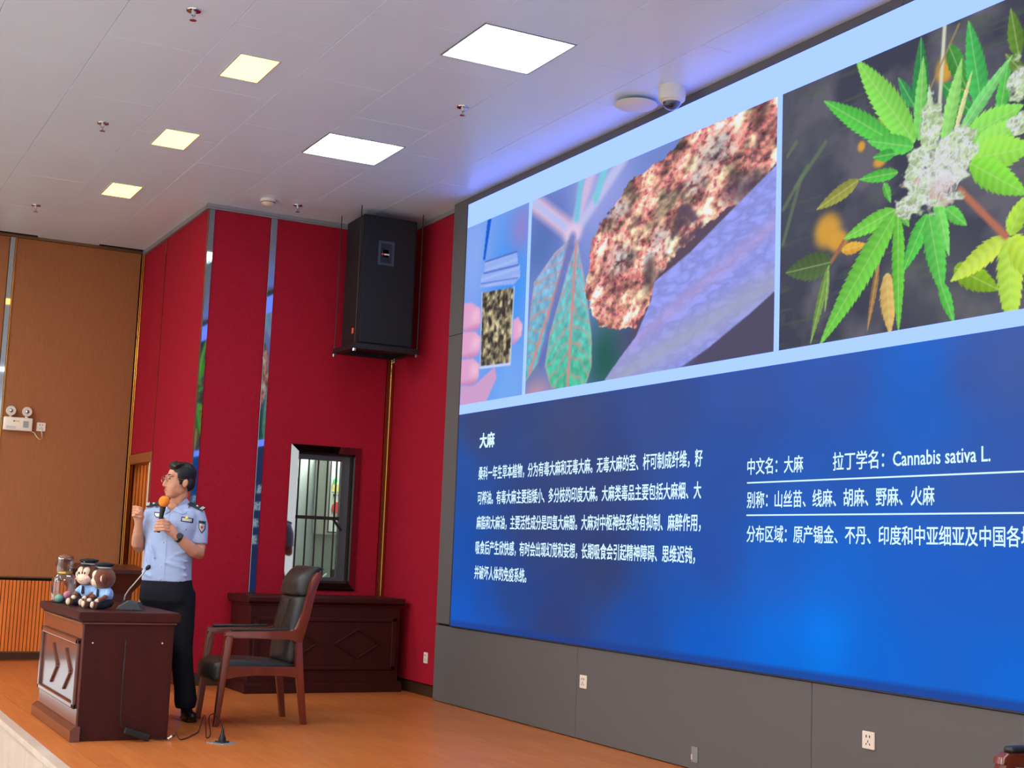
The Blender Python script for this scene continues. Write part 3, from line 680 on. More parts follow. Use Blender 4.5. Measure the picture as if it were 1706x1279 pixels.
# ------------------------------------------------------------------ rostrum desks
def rostrum(loc, rz, W, D, H, motif, label, front_mat='mahogany'):
    """desk with a panelled front towards its local -y side"""
    e = empty('rostrum_desk', loc, rz, label, 'desk', None)
    hw = W/2; f = -D/2; bk = D/2
    B().box(-hw+0.03, hw-0.03, f+0.045, bk-0.03, 0.0, H-0.068, 0.003,1).obj('carcass','mahogany',e)
    B().box(-hw+0.032, hw-0.032, f+0.036, f+0.046, 0.085, H-0.068).obj('front_board',front_mat,e)
    # top slab with a stepped, rounded edge
    prof = [(f-0.0,H-0.012),(f+0.006,H),(bk-0.012,H),(bk,H-0.012),(bk,H-0.048),(bk-0.012,H-0.06),(f+0.03,H-0.06),(f+0.012,H-0.048),(f+0.0,H-0.04)]
    B().prism(prof,0,-hw,hw,0.006,2).obj('top_slab','mahogany',e)
    B().box(-hw+0.01,hw-0.01,f+0.022,bk-0.02,H-0.074,H-0.06,0.004,1).obj('top_moulding',front_mat,e)
    # plinth
    B().prism([(f+0.0,0.0),(f+0.0,0.066),(f+0.016,0.080),(f+0.03,0.090),(f+0.06,0.090),(f+0.06,0.0)],0,-hw+0.0,hw-0.0,0.002,1).obj('plinth',front_mat,e)
    B().box(-hw+0.001,-hw+0.03,f+0.03,bk-0.03,0,0.085,0.003,1).obj('plinth_side','mahogany',e)
    # raised panel
    u0,u1,v0,v1 = -hw+0.06, hw-0.06, 0.185, H-0.165
    for r in ((u0,u1,v0,v0+0.035),(u0,u1,v1-0.035,v1),(u0,u0+0.05,v0,v1),(u1-0.05,u1,v0,v1)):
        B().box(r[0],r[1],f+0.014,f+0.037,r[2],r[3],0.008,2).obj('panel_moulding',front_mat,e)
    B().box(u0+0.05,u1-0.05,f+0.030,f+0.037,v0+0.035,v1-0.035).obj('panel_field',front_mat,e)
    zc_ = (v0+v1)/2
    def bar(p,q,w=0.028):
        p,q = Vector((p[0],f+0.026,p[1])),Vector((q[0],f+0.026,q[1])); d = q-p
        a = math.atan2(d.z,d.x)
        B().obox((p+q)/2,(d.length+w*0.6,0.022,w),Matrix.Rotation(-a,3,'Y'),0.008,2).obj('motif_bar',front_mat,e)
    if motif == 'chevron':
        for cx in (-0.02,0.42):
            bar((cx-0.17,zc_+0.115),(cx,zc_)); bar((cx,zc_-0.005),(cx-0.17,zc_-0.115))
    else:
        for cx in (-0.28,0.28):
            for a,b_ in (((-0.20,0),(0,0.12)),((0,0.12),(0.20,0)),((0.20,0),(0,-0.12)),((0,-0.12),(-0.20,0))): bar((cx+a[0],zc_+a[1]),(cx+b_[0],zc_+b_[1]),0.016)
    for y in (f+0.10,bk-0.10): B().cyl((hw-0.031,y,0.58),(hw-0.027,y,0.58),0.005,None,10).obj('screw_cap','white_plastic',e)
    return e
rostrum((-9.29,1.972,0),0,1.38,0.62,0.765,'chevron','low dark red desk with chevron front that holds the plush toys','mahogany_front_sheen')
rostrum((-11.345,4.17,0),PI/2,1.39,0.62,0.785,'diamond','low dark red desk with diamond front under the barred window')

# ------------------------------------------------------------------ armchairs
def rounded(pts, k=4):
    """open or closed polyline smoothing by Chaikin"""
    for _ in range(k):
        q = []
        for i in range(len(pts)):
            a,b_ = pts[i],pts[(i+1)%len(pts)]
            q += [(0.75*a[0]+0.25*b_[0],0.75*a[1]+0.25*b_[1]),(0.25*a[0]+0.75*b_[0],0.25*a[1]+0.75*b_[1])]
        pts = q
    return pts
def smooth_obj(b,name,m,parent,lv=2,sharp=None):
    me = b.mesh(name); o = put(name,me,m,parent,True)
    md = o.modifiers.new('s','SUBSURF'); md.levels = lv; md.render_levels = lv
    return o
def armchair(loc, label):
    e = empty('armchair', loc, 0, label, 'chair', 'leather armchairs on the stage')
    for sx in (-1,1):
        x0,x1 = (0.195,0.245) if sx > 0 else (-0.245,-0.195)
        # front leg
        B().prism([(-0.315,0),(-0.282,0),(-0.228,0.58),(-0.222,0.60),(-0.262,0.605),(-0.275,0.56)],0,x0,x1,0.006,2).obj('leg','chair_wood',e,30)
        # rear leg
        B().prism([(0.294,0),(0.330,0),(0.278,0.42),(0.270,0.56),(0.222,0.56),(0.232,0.38)],0,x0,x1,0.006,2).obj('leg','chair_wood',e,30)
        # arm, curving up into the back post
        arm = [(-0.278,0.590),(-0.272,0.612),(-0.252,0.625),(0.195,0.625),(0.222,0.634),(0.240,0.66),(0.262,0.74),(0.288,0.86),(0.305,0.955),(0.322,1.005),(0.352,1.03),(0.375,1.030),(0.384,1.008),(0.368,0.99),
               (0.352,0.95),(0.335,0.86),(0.312,0.74),(0.288,0.64),(0.276,0.58),(0.262,0.545),(0.225,0.54),(0.214,0.566),(0.18,0.578),(-0.19,0.578),(-0.235,0.582)]
        B().prism(arm,0,x0,x1,0.007,2).obj('arm','chair_wood',e,30)
        B().box(x0+0.004,x1-0.004,-0.235,0.17,0.623,0.645,0.010,3).obj('arm_pad','leather',e,40)
        # side rail with an arched lower edge
        B().prism([(-0.268,0.392),(0.245,0.386),(0.248,0.312),(0.12,0.328),(-0.04,0.332),(-0.18,0.322),(-0.268,0.300)],0,x0+0.01,x1-0.008,0.004,1).obj('seat_rail','chair_wood',e,30)
    B().box(-0.2,0.2,0.236,0.262,0.315,0.39,0.004,1).obj('seat_rail','chair_wood',e)
    # seat: upholstered, with a rolled front
    se = B(); n = 14; prof = [(-0.33,0.275),(-0.335,0.33),(-0.33,0.39),(-0.305,0.425),(-0.22,0.442),(-0.05,0.436),(0.12,0.425),(0.25,0.41),(0.26,0.37),(0.10,0.36),(-0.2,0.35),(-0.27,0.30)]
    rings = []
    for k in range(n):
        u = -1+2*k/(n-1); x = 0.212*u; q = 1-abs(u)**6*0.10
        rings.append([se.bm.verts.new((x,p[0],0.35+(p[1]-0.35)*(q if p[1] > 0.35 else 1))) for p in prof])
    for a,b_ in zip(rings,rings[1:]):
        for j in range(len(prof)): se.bm.faces.new((a[j],a[(j+1)%len(prof)],b_[(j+1)%len(prof)],b_[j]))
    se.bm.faces.new(rings[0]); se.bm.faces.new(rings[-1][::-1])
    smooth_obj(se,'seat','leather',e,1)
    # back cushion follows the posts; padded roll on top
    def pad(name,rows,wid,thick,puff):
        b = B(); m = 10; fr_,bk_ = [],[]
        for (y,z,nx_) in rows:
            ny_,nz_ = nx_
            fr_.append([b.bm.verts.new((wid*(-1+2*k/m), y-ny_*thick*(0.55+0.45*math.cos((-1+2*k/m)*PI/2)**0.5)*puff, z-nz_*thick*0.5)) for k in range(m+1)])
            bk_.append([b.bm.verts.new((wid*(-1+2*k/m), y+0.035, z)) for k in range(m+1)])
        R = len(rows)
        for i in range(R-1):
            for k in range(m):
                b.bm.faces.new((fr_[i][k],fr_[i][k+1],fr_[i+1][k+1],fr_[i+1][k])); b.bm.faces.new((bk_[i][k],bk_[i+1][k],bk_[i+1][k+1],bk_[i][k+1]))
            b.bm.faces.new((fr_[i][0],fr_[i+1][0],bk_[i+1][0],bk_[i][0])); b.bm.faces.new((fr_[i][m],bk_[i][m],bk_[i+1][m],fr_[i+1][m]))
        for i in (0,R-1):
            for k in range(m): b.bm.faces.new((fr_[i][k],bk_[i][k],bk_[i][k+1],fr_[i][k+1]))
        return smooth_obj(b,name,'leather',e,1)
    pad('backrest',[(0.225,0.40,(1,0)),(0.230,0.46,(1,0)),(0.236,0.54,(1,0)),(0.246,0.62,(1,0)),(0.262,0.72,(1,0)),(0.284,0.82,(1,0)),(0.296,0.875,(1,0))],0.196,0.075,1.0)
    pad('headrest',[(0.294,0.862,(1,0)),(0.300,0.885,(1.1,0)),(0.312,0.93,(1.25,0)),(0.325,0.98,(1.2,0)),(0.343,1.025,(0.9,-0.25)),(0.365,1.052,(0.4,-0.6)),(0.395,1.045,(-0.1,-0.4))],0.205,0.085,1.0)
    for x in (-0.085,0.085): B().tube([(x,0.158,0.60),(x,0.170,0.68),(x,0.19,0.76),(x,0.212,0.84)],0.0035,6).obj('stitching','black_plastic',e)
    for x in (-0.06,0.10): B().tube([(x,0.218,0.88),(x,0.214,0.93),(x,0.236,0.985)],0.004,6).obj('headrest_seam','leather',e)
    return e
ch = armchair((-9.365,3.0,0),'black leather armchair with red wood frame beside the standing speaker')
c2 = copy_tree(ch); c2.location = (-3.14,3.92,0); c2['label'] = 'armchair of which only a wooden arm shows in the corner below the screen'

# ------------------------------------------------------------------ lectern behind the person
e = empty('lectern',(-11.75,2.43,0),PI/2,'dark wood lectern with flared top between the desk and the doorway','lectern')
mat('lectern_wood',(70,26,20),0.35,grain=(6,(50,16,14)),stretch=(1,1,0.2),coat=0.2)
def frustum(b,z0,z1,a0,a1,c0,c1):
    v = [b.bm.verts.new((sx*(a0 if z==z0 else a1),sy*(c0 if z==z0 else c1),z)) for z in (z0,z1) for sx,sy in ((-1,-1),(1,-1),(1,1),(-1,1))]
    b.bm.faces.new(v[:4][::-1]); b.bm.faces.new(v[4:])
    for k in range(4): b.bm.faces.new((v[k],v[(k+1)%4],v[4+(k+1)%4],v[4+k]))
    return b
B().prism([(-0.27,0.925),(0.27,0.96),(0.27,0.99),(-0.27,0.955)],0,-0.33,0.33,0.008,2).obj('reading_top','lectern_wood',e)
frustum(B(),0.87,0.925,0.30,0.318,0.22,0.25).obj('head','lectern_wood',e)
frustum(B(),0.76,0.87,0.215,0.30,0.17,0.22).obj('flare','lectern_wood',e)
frustum(B(),0.10,0.76,0.20,0.215,0.16,0.17).obj('column','lectern_wood',e)
B().box(-0.28,0.28,-0.22,0.22,0.0,0.10,0.01,2).obj('foot','lectern_wood',e)

# ------------------------------------------------------------------ loudspeaker on its hanging tray
e = empty('loudspeaker',(-11.155,4.515,2.945),0,'tall black loudspeaker hanging in the red corner','loudspeaker')
fb = [(-0.225,-0.235),(0.205,-0.250),(0.205,0.250),(-0.225,0.235)]
B().prism(fb,2,0.0,1.135,0.012,2).obj('cabinet','speaker_black',e,30)
B().box(0.200,0.214,-0.240,0.240,0.012,1.122,0.005,2).obj('grille',mat('grille',(17,22,29),0.7,bump=(500,0.3)),e)
B().ring((-0.110,0.040,0.70,0.915),(-0.088,0.018,0.722,0.893),0,0.206,0.222).obj('horn_frame',mat('horn_frame',(58,68,80),0.45),e)
hf = B(); o_ = [hf.bm.verts.new((0.218,u,v)) for u,v in ((-0.088,0.722),(0.018,0.722),(0.018,0.893),(-0.088,0.893))]; i_ = [hf.bm.verts.new((0.214,u,v)) for u,v in ((-0.06,0.775),(-0.01,0.775),(-0.01,0.84),(-0.06,0.84))]
for k in range(4): hf.bm.faces.new((o_[k],o_[(k+1)%4],i_[(k+1)%4],i_[k]))
hf.bm.faces.new(i_); hf.obj('horn_flare',mat('horn_dark',(30,36,44),0.5),e)
B().box(0.218,0.224,-0.078,-0.064,0.792,0.806).obj('logo_mark',mat('logo_orange',(238,92,40),0.5),e)
B().box(0.218,0.224,-0.055,-0.030,0.791,0.805).box(0.218,0.224,-0.026,-0.008,0.791,0.805).obj('logo_letters','white_plastic',e)
B().obox((0.06,-0.246,0.125),(0.035,0.004,0.05),None,0.004,1).obj('side_badge',MATS['logo_orange'],e)
e = empty('speaker_bracket',(-11.155,4.515,2.895),0,'black hanging tray and rods that carry the loudspeaker','bracket')
B().ring((-0.255,0.255,-0.30,0.30),(-0.20,0.20,-0.24,0.24),2,0.0,0.045).obj('tray_frame','black_plastic',e)
B().box(-0.22,0.22,-0.26,0.26,0.035,0.049).obj('tray_plate','black_plastic',e)
for x in (-0.240,0.240):
    for y in (-0.290,0.290):
        B().cyl((x,y,-0.03),(x,y,1.245),0.0045,None,8).obj('rod','black_plastic',e); B().cyl((x,y,-0.025),(x,y,-0.002),0.016,None,6).obj('nut','chrome',e)

# ------------------------------------------------------------------ ceiling fittings
def sprinkler(x,y,label):
    e = empty('sprinkler',(x,y,ZC),0,label,'sprinkler','ceiling sprinklers')
    B().lathe([(0.0,0.0),(0.042,0.0),(0.040,-0.006),(0.014,-0.010),(0.012,-0.03),(0.0,-0.03)]).obj('escutcheon','chrome',e,40)
    B().tube([(0.010,0,-0.028),(0.012,0,-0.045),(0.003,0,-0.056)],0.003,6).tube([(-0.010,0,-0.028),(-0.012,0,-0.045),(-0.003,0,-0.056)],0.003,6).obj('yoke','chrome',e)
    B().lathe([(0,-0.055),(0.020,-0.056),(0.020,-0.059),(0,-0.060)]).obj('deflector','chrome',e)
    B().cyl((0,0,-0.03),(0,0,-0.055),0.003,None,8).obj('bulb',mat('sprinkler_bulb',(200,60,50),0.2) if 'sprinkler_bulb' not in MATS else 'sprinkler_bulb',e)
sprinkler(-7.384,1.80,'sprinkler nearest the top edge of the view, before the warm lamps'); sprinkler(-9.84,1.81,'sprinkler beside the middle warm ceiling lamp'); sprinkler(-12.73,1.815,'small far sprinkler over the brown wall')
sprinkler(-8.03,3.783,'sprinkler between the cool white panel and the screen'); sprinkler(-11.27,3.767,'sprinkler beside the round smoke detector')
e = empty('smoke_detector',(-11.24,3.49,ZC),0,'round white smoke detector near the top of the red wall','detector')
B().lathe([(0,0),(0.065,0),(0.066,-0.014),(0.058,-0.02),(0.056,-0.036),(0.03,-0.052),(0,-0.054)],n=24).obj('housing','white_plastic',e,40)
B().lathe([(0.05,-0.022),(0.060,-0.024),(0.060,-0.028),(0.05,-0.030)],n=24).obj('vent_ring','dark_metal',e)
e = empty('dome_camera',(-6.93,4.70,ZC),0,'white dome camera hanging under the ceiling before the screen','camera')
B().lathe([(0,0),(0.085,0),(0.085,-0.075),(0.080,-0.088),(0.062,-0.092),(0.0,-0.092)],n=28).obj('housing','white_paint',e,40)
B().ell((0,0,-0.090),(0.060,0.060,0.058),None,24,14).obj('dome',mat('dome_glass',(60,70,92),0.06,coat=1.0),e,True)
B().lathe([(0.056,-0.090),(0.068,-0.091),(0.066,-0.100),(0.057,-0.103)],n=28).obj('dome_ring','white_paint',e,40)
B().ell((0.025,-0.02,-0.125),(0.02,0.02,0.02),None,14,8).obj('lens','black_plastic',e,True)
e = empty('access_point',(-7.28,4.66,ZC),0,'flat white oval wireless unit beside the dome camera','wireless unit')
B().lathe([(0,-0.012),(0.10,-0.012),(0.135,-0.020),(0.14,-0.026),(0.12,-0.038),(0.06,-0.046),(0,-0.048)],n=32).obj('shell','white_paint',e,40)
B().cyl((0,0,0),(0,0,-0.016),0.06).obj('mount','dark_metal',e)

# ------------------------------------------------------------------ sockets and the emergency lamp
def socket(name,label,loc,rz,w=0.086,h=0.086):
    """plate on a wall, facing local -y"""
    e = empty(name,loc,rz,label,'socket','wall sockets')
    B().box(-w/2,w/2,-0.010,0.0,-h/2,h/2,0.004,2).obj('plate','white_plastic',e)
    s_ = [B().obox((x,-0.0105,z),(0.006,0.002,0.012)) for x,z in ((-0.012,h*0.22),(0.012,h*0.22))]
    for q in s_: q.obj('pin_hole','black_plastic',e)
    for x,z,a in ((-0.012,-h*0.22,0.5),(0.012,-h*0.22,-0.5),(0.0,-h*0.06,0)): B().obox((x,-0.0105,z),(0.004,0.002,0.011),Matrix.Rotation(a,3,'Y')).obj('pin_hole','black_plastic',e)
    return e
socket('wall_socket','white double socket near the first seam of the grey wall',(-8.04,YS,0.382),0)
socket('wall_socket','white socket on the grey wall nearest the armchair corner',(-5.307,YS,0.369),0)
socket('wall_socket','white socket low on the red wall beside the grey cladding',(-10.70,4.93,0.315),0,0.075,0.09)
e = empty('cable_plate',(-6.765,YS,0.09),0,'worn metal plate low on the grey wall','plate')
B().box(-0.03,0.03,-0.006,0.0,-0.045,0.045,0.002,1).obj('plate','lamp_frame',e); B().box(-0.028,-0.016,-0.009,-0.004,-0.03,0.0).obj('catch','white_trim',e)
e = empty('emergency_lamp',(XB,2.01,2.275),PI/2,'white twin headed emergency lamp on the brown wall','emergency lamp')
B().box(-0.135,0.135,-0.055,0.0,-0.068,0.062,0.010,3).obj('housing','white_plastic',e,40)
for x in (-0.075,0.075):
    h_ = B().cyl((x,-0.03,0.06),(x,-0.03,0.085),0.012,0.014,10).obj('neck','white_plastic',e)
    R = Matrix.Rotation(PI/2,3,'X')
    l_ = B().lathe([(0,-0.03),(0.03,-0.026),(0.046,0.0),(0.048,0.012),(0.044,0.016)],(x,-0.035,0.122),20,R).obj('lamp_head',mat('lamp_head',(206,196,180),0.2,coat=0.6) if 'lamp_head' not in MATS else 'lamp_head',e,40)
    B().ell((0,0,0),(0.020,0.012,0.020),None,12,8).obj('reflector','chrome',l_,True,(x,-0.05,0.122))
B().box(0.045,0.095,-0.058,-0.054,-0.035,0.03).obj('grey_window',mat('lamp_window',(150,160,152),0.4),e)
B().box(-0.048,-0.032,-0.057,-0.054,0.018,0.030).obj('status_light',mat('status_dark',(60,58,40),0.4),e); B().box(-0.03,0.012,-0.057,-0.054,0.018,0.030).obj('status_strip',mat('status_yellow',(206,190,120),0.4),e)
B().box(-0.11,-0.02,-0.057,-0.054,-0.052,-0.025).obj('print_block',mat('print_grey',(200,200,192),0.5),e)
s5 = socket('wall_socket','white socket with a plug beside the emergency lamp',(XB,2.232,2.262),PI/2)
B().tube([(2.14-2.232,-0.02,-0.05),(2.17-2.232,-0.02,-0.062),(2.195-2.232,-0.02,-0.10),(2.225-2.232,-0.02,-0.125),(2.25-2.232,-0.02,-0.115),(2.24-2.232,-0.02,-0.05),(2.232-2.232,-0.016,-0.02)],0.0045,8).obj('lamp_lead','white_plastic',s5,True)
fs = empty('floor_socket',(-8.40,2.53,0),0.5,'open metal socket set in the stage floor with a plug','socket')
B().box(-0.075,0.075,-0.06,0.06,-0.004,0.004,0.002,1).obj('cover_plate','lamp_frame',fs); B().box(-0.035,0.035,-0.03,0.03,0.004,0.012,0.003,1).obj('insert','dark_metal',fs)
B().lathe([(0,0.010),(0.022,0.010),(0.022,0.03),(0.012,0.05),(0.007,0.085),(0,0.086)],n=14).obj('plug','black_plastic',fs,40)
# control room cabinet behind the window
e = empty('electrical_cabinet',(-12.70,4.98,0),PI/2,'pale electrical cabinet with signal lamps seen through the window','cabinet')
B().box(-0.30,0.30,-0.12,0.28,1.32,2.12,0.01,2).obj('cabinet_body','white_paint',e); B().ring((-0.29,0.29,1.34,2.10),(-0.28,0.28,1.35,2.09),1,-0.124,-0.118).obj('door_gap','dark_metal',e)
for x,c in ((-0.235,'ind_green'),(-0.175,'ind_green')):
    if c not in MATS: mat(c,(20,160,70),0.4,emit=((0.03,0.7,0.2),0.7))
    B().cyl((x,-0.118,1.84),(x,-0.132,1.84),0.020,None,14).obj('signal_lamp',c,e)
B().box(-0.265,-0.145,-0.126,-0.118,1.735,1.80).obj('warning_label',mat('ind_yellow',(226,214,120),0.6),e)
for x in (-0.235,-0.185): B().cyl((x,-0.118,1.70),(x,-0.135,1.70),0.015,None,12).obj('knob','black_plastic',e)
B().lathe([(0.03,0.0),(0.055,0.0),(0.055,0.006),(0.03,0.006)],(-0.205,-0.126,1.58),20,Matrix.Rotation(PI/2,3,'X')).obj('red_sign',mat('ind_red',(206,60,50),0.6),e)
e = empty('equipment_case',(-12.65,4.87,0),PI/2,'grey equipment case below the electrical cabinet','case')
B().box(-0.22,0.30,-0.16,0.25,0.0,0.86,0.01,2).obj('case_body',mat('case_grey',(130,142,136),0.5),e); B().box(-0.04,0.22,-0.10,0.12,0.86,0.99,0.01,2).obj('monitor','black_plastic',e); B().box(0.08,0.14,-0.104,-0.099,0.93,0.955).obj('screen_light',mat('mon',(180,200,220),0.4,emit=((0.6,0.8,1.0),0.6)),e)
B().tube([(-0.2,-0.17,0.95),(-0.26,-0.18,0.9),(-0.24,-0.18,0.6),(-0.12,-0.18,0.5),(-0.02,-0.18,0.4)],0.012,8).obj('hose',mat('hose',(120,140,128),0.5),e,True)
# ------------------------------------------------------------------ person
from mathutils.bvhtree import BVHTree
def fuse(b, name, voxel, smooth_it=4, m=None, parent=None, fac=0.5):
    """overlapping closed pieces -> one continuous skin"""
    me = b.mesh(name); o = bpy.data.objects.new('tmp',me); COL.objects.link(o)
    r = o.modifiers.new('r','REMESH'); r.mode = 'VOXEL'; r.voxel_size = voxel; r.use_smooth_shade = True
    if smooth_it:
        s_ = o.modifiers.new('s','SMOOTH'); s_.factor = fac; s_.iterations = smooth_it
    me2 = bpy.data.meshes.new_from_object(o.evaluated_get(bpy.context.evaluated_depsgraph_get()))
    bpy.data.objects.remove(o); bpy.data.meshes.remove(me); me2.name = name
    me2.materials.clear()
    return put(name, me2, m, parent, True)
def tree_of(o):
    me = o.data; return BVHTree.FromPolygons([v.co.copy() for v in me.vertices],[list(p.vertices) for p in me.polygons])
def front(tree,x,z,off=0.0,y0=-1.5):
    h = tree.ray_cast(Vector((x,y0,z)),Vector((0,1,0)))
    return (h[0]-Vector((0,off,0))) if h[0] is not None else Vector((x,-0.1,z))
mat('uniform_blue',(166,184,222),0.75,spec=0.2,bump=(26,0.10),var=(9,(158,176,214),0.6),sheen=0.2)
mat('uniform_dark',(24,26,34),0.8,spec=0.2,bump=(18,0.10))
mat('shoe_black',(18,17,17),0.35,coat=0.3)
mat('hair_black',(22,19,18),0.5,bump=(60,0.5),stretch=(1,0.25,1))
mat('lip',(170,92,84),0.5); mat('badge_dark',(30,42,48),0.5); mat('badge_silver',(206,208,200),0.3,metal=0.5); mat('badge_gold',(236,206,96),0.3,metal=0.4)
mat('patch_red',(190,70,70),0.6); mat('thread',(236,238,244),0.5)
mat('glasses_metal',(205,175,165),0.2,metal=1.0)
PER = empty('person',(-9.516,2.622,0),-CAM_YAW,'man in pale blue short sleeved uniform shirt speaking into a microphone behind the desk','person')
Hc = Vector((-0.172,-0.012,1.628)); Fh = Vector((-0.788,-0.616,0)); Lh = Vector((0.616,-0.788,0)); Zh = Vector((0,0,1))
TILT = Matrix.Rotation(math.radians(-3),3,Lh)
def hp(a,b_,c): return Hc + TILT @ (Lh*a + Fh*b_ + Zh*c)
HR = TILT @ Matrix((Lh,Fh,Zh)).transposed()
def he(b,c,r,nu=18,nv=12): b.ell(hp(*c),r,HR,nu,nv)
def A(pts,kx=0.25,kz=0.085,dx=0.0): return [(p[0]-kx*min(p[1],0)+dx,p[1],p[2]-kz*min(p[1],0)) for p in pts]
sk = B()
he(sk,(0,-0.012,0.032),(0.074,0.096,0.082)); he(sk,(0,0.028,-0.034),(0.067,0.070,0.092)); he(sk,(0,0.054,-0.104),(0.038,0.034,0.028))
for s_ in (-1,1):
    he(sk,(s_*0.038,0.016,-0.066),(0.026,0.050,0.036)); he(sk,(s_*0.028,0.052,-0.044),(0.036,0.034,0.042)); he(sk,(s_*0.028,0.079,0.022),(0.026,0.014,0.011))
    he(sk,(s_*0.077,-0.010,-0.022),(0.009,0.020,0.032)); he(sk,(s_*0.084,-0.018,-0.016),(0.006,0.013,0.024)); he(sk,(s_*0.011,0.096,-0.052),(0.010,0.010,0.008))
sk.tube([hp(0,0.088,0.008),hp(0,0.100,-0.020),hp(0,0.110,-0.044)],[0.008,0.010,0.012],10); he(sk,(0,0.109,-0.047),(0.012,0.011,0.010)); he(sk,(0,0.074,-0.084),(0.030,0.022,0.022))
sk.tube([hp(0,-0.015,-0.03),hp(0,-0.028,-0.10),(-0.190,0.022,1.46),(-0.195,0.03,1.38)],[0.046,0.048,0.056,0.085],16)
sk.ell((-0.205,-0.040,1.432),(0.055,0.040,0.045),None,16,10)
# his left arm (towards the camera's right) bends up to the microphone
sk.tube(A([(-0.030,0.02,1.40),(-0.014,0.015,1.28),(-0.008,0.005,1.17),(-0.010,-0.02,1.128),(-0.045,-0.062,1.138),(-0.10,-0.11,1.178),(-0.150,-0.152,1.215),(-0.178,-0.172,1.234)]),[0.036,0.044,0.046,0.045,0.045,0.041,0.031,0.027],16)
sk.tube(A([(-0.172,-0.168,1.230),(-0.196,-0.182,1.250),(-0.222,-0.190,1.272),(-0.240,-0.196,1.290)]),[(0.026,0.022),(0.034,0.022),(0.040,0.021),(0.036,0.018)],14)
mz = lambda z: -0.296+0.127*(z-1.249)
for i in range(4):
    z = 1.322-0.0215*i; L_ = (1.0,1.04,1.0,0.86)[i]; kx = -0.238+0.004*i
    sk.tube(A([(-0.222,-0.196,z-0.012),(kx,-0.212,z-0.002),(kx-0.036*L_,-0.231,z+0.003),(mz(z)-0.018,-0.226,z-0.001),(mz(z)-0.028,-0.206,z-0.005),(mz(z)-0.022,-0.186,z-0.008)]),[0.010,0.0108,0.0100,0.0095,0.0088,0.0078],10)
sk.tube(A([(-0.205,-0.168,1.262),(-0.240,-0.160,1.292),(-0.262,-0.166,1.325),(-0.270,-0.174,1.352)]),[0.014,0.013,0.011,0.009],10)
# his right arm: forearm raised, loose fist
sk.tube(A([(-0.372,0.03,1.40),(-0.392,0.035,1.28),(-0.415,0.035,1.19),(-0.428,0.018,1.158),(-0.434,-0.018,1.178),(-0.436,-0.052,1.235),(-0.436,-0.080,1.300),(-0.438,-0.090,1.330)],0.27,0.085,0.0),[0.036,0.042,0.045,0.044,0.043,0.038,0.028,0.026],16)
sk.tube(A([(-0.437,-0.085,1.318),(-0.440,-0.092,1.345),(-0.444,-0.095,1.378),(-0.446,-0.096,1.408)],0.27,0.085,0.0),[(0.024,0.027),(0.030,0.036),(0.031,0.038),(0.026,0.030)],14)
for i in range(4):
    z = 1.416-0.020*i; w_ = (0.95,1.0,0.97,0.85)[i]
    sk.tube(A([(-0.464,-0.085,z),(-0.480*1.0,-0.112,z+0.004),(-0.468,-0.136,z+0.002),(-0.444,-0.142*w_-0.004,z-0.002),(-0.424,-0.132,z-0.005),(-0.420,-0.112,z-0.006)],0.27,0.085,0.0),[0.0105,0.0108,0.0102,0.0096,0.0090,0.008],10)
sk.tube(A([(-0.424,-0.090,1.335),(-0.412,-0.118,1.352),(-0.420,-0.142,1.374),(-0.438,-0.154,1.388)],0.27,0.085,0.0),[0.013,0.0125,0.0108,0.009],10)
body = fuse(sk,'body',0.0042,6,'skin',PER)
# facial details
for s_ in (-1,1):
    B().ell(hp(s_*0.030,0.087,0.000),(0.013,0.006,0.0045),HR,12,8).obj('eye','black_plastic',PER,True)
    B().tube([hp(s_*0.014,0.094,0.027),hp(s_*0.032,0.092,0.030),hp(s_*0.050,0.080,0.022)],[0.003,0.004,0.0025],8).obj('eyebrow','hair_black',PER,True)
B().tube([hp(-0.020,0.086,-0.082),hp(-0.010,0.0945,-0.081),hp(0,0.0965,-0.080),hp(0.010,0.0945,-0.081),hp(0.020,0.086,-0.082)],[0.002,0.004,0.0045,0.004,0.002],8).obj('lips','lip',PER,True)
gl = B(); n = 20
for s_ in (-1,1):
    ring = [hp(s_*(0.034+0.025*math.cos(2*PI*k/n)),0.108-0.10*abs(0.034+0.025*math.cos(2*PI*k/n))**1.25*4.0*0.25,-0.004+0.019*math.sin(2*PI*k/n)) for k in range(n+1)]
    gl.tube(ring,0.0016,6)
    gl.tube([hp(s_*0.060,0.094,0.004),hp(s_*0.078,0.05,0.004),hp(s_*0.082,0.0,0.002)],0.0016,6)
gl.tube([hp(-0.010,0.109,0.0),hp(0,0.113,0.004),hp(0.010,0.109,0.0)],0.0016,6)
gla = gl.obj('glasses','glasses_metal',PER,True)
for s_ in (-1,1):
    ln = B(); ln.bm.faces.new([ln.bm.verts.new(hp(s_*(0.034+0.024*math.cos(2*PI*k/n)),0.1075-0.10*abs(0.034+0.024*math.cos(2*PI*k/n))**1.25,-0.004+0.018*math.sin(2*PI*k/n))) for k in range(n)])
    ln.obj('spectacle_lens','glass',gla)
hr = B()
he(hr,(0,-0.022,0.048),(0.0815,0.099,0.084)); he(hr,(0,-0.072,-0.005),(0.064,0.044,0.066)); he(hr,(0,0.032,0.096),(0.066,0.052,0.030)); he(hr,(0.010,0.050,0.086),(0.056,0.030,0.020))
for s_ in (-1,1): he(hr,(s_*0.070,0.004,0.022),(0.013,0.046,0.040)); he(hr,(s_*0.072,0.020,-0.012),(0.006,0.012,0.026)); he(hr,(s_*0.066,-0.050,-0.018),(0.014,0.030,0.040))
for k in range(14):
    a = random.uniform(-0.055,0.055); b0 = random.uniform(-0.06,0.02)
    hr.tube([hp(a,b0,0.118+random.uniform(0,0.006)-abs(a)*0.25),hp(a*1.1+0.004,b0+0.035,0.122-abs(a)*0.3),hp(a*1.1+0.008,b0+0.062,0.108-abs(a)*0.3)],[0.008,0.009,0.004],6)
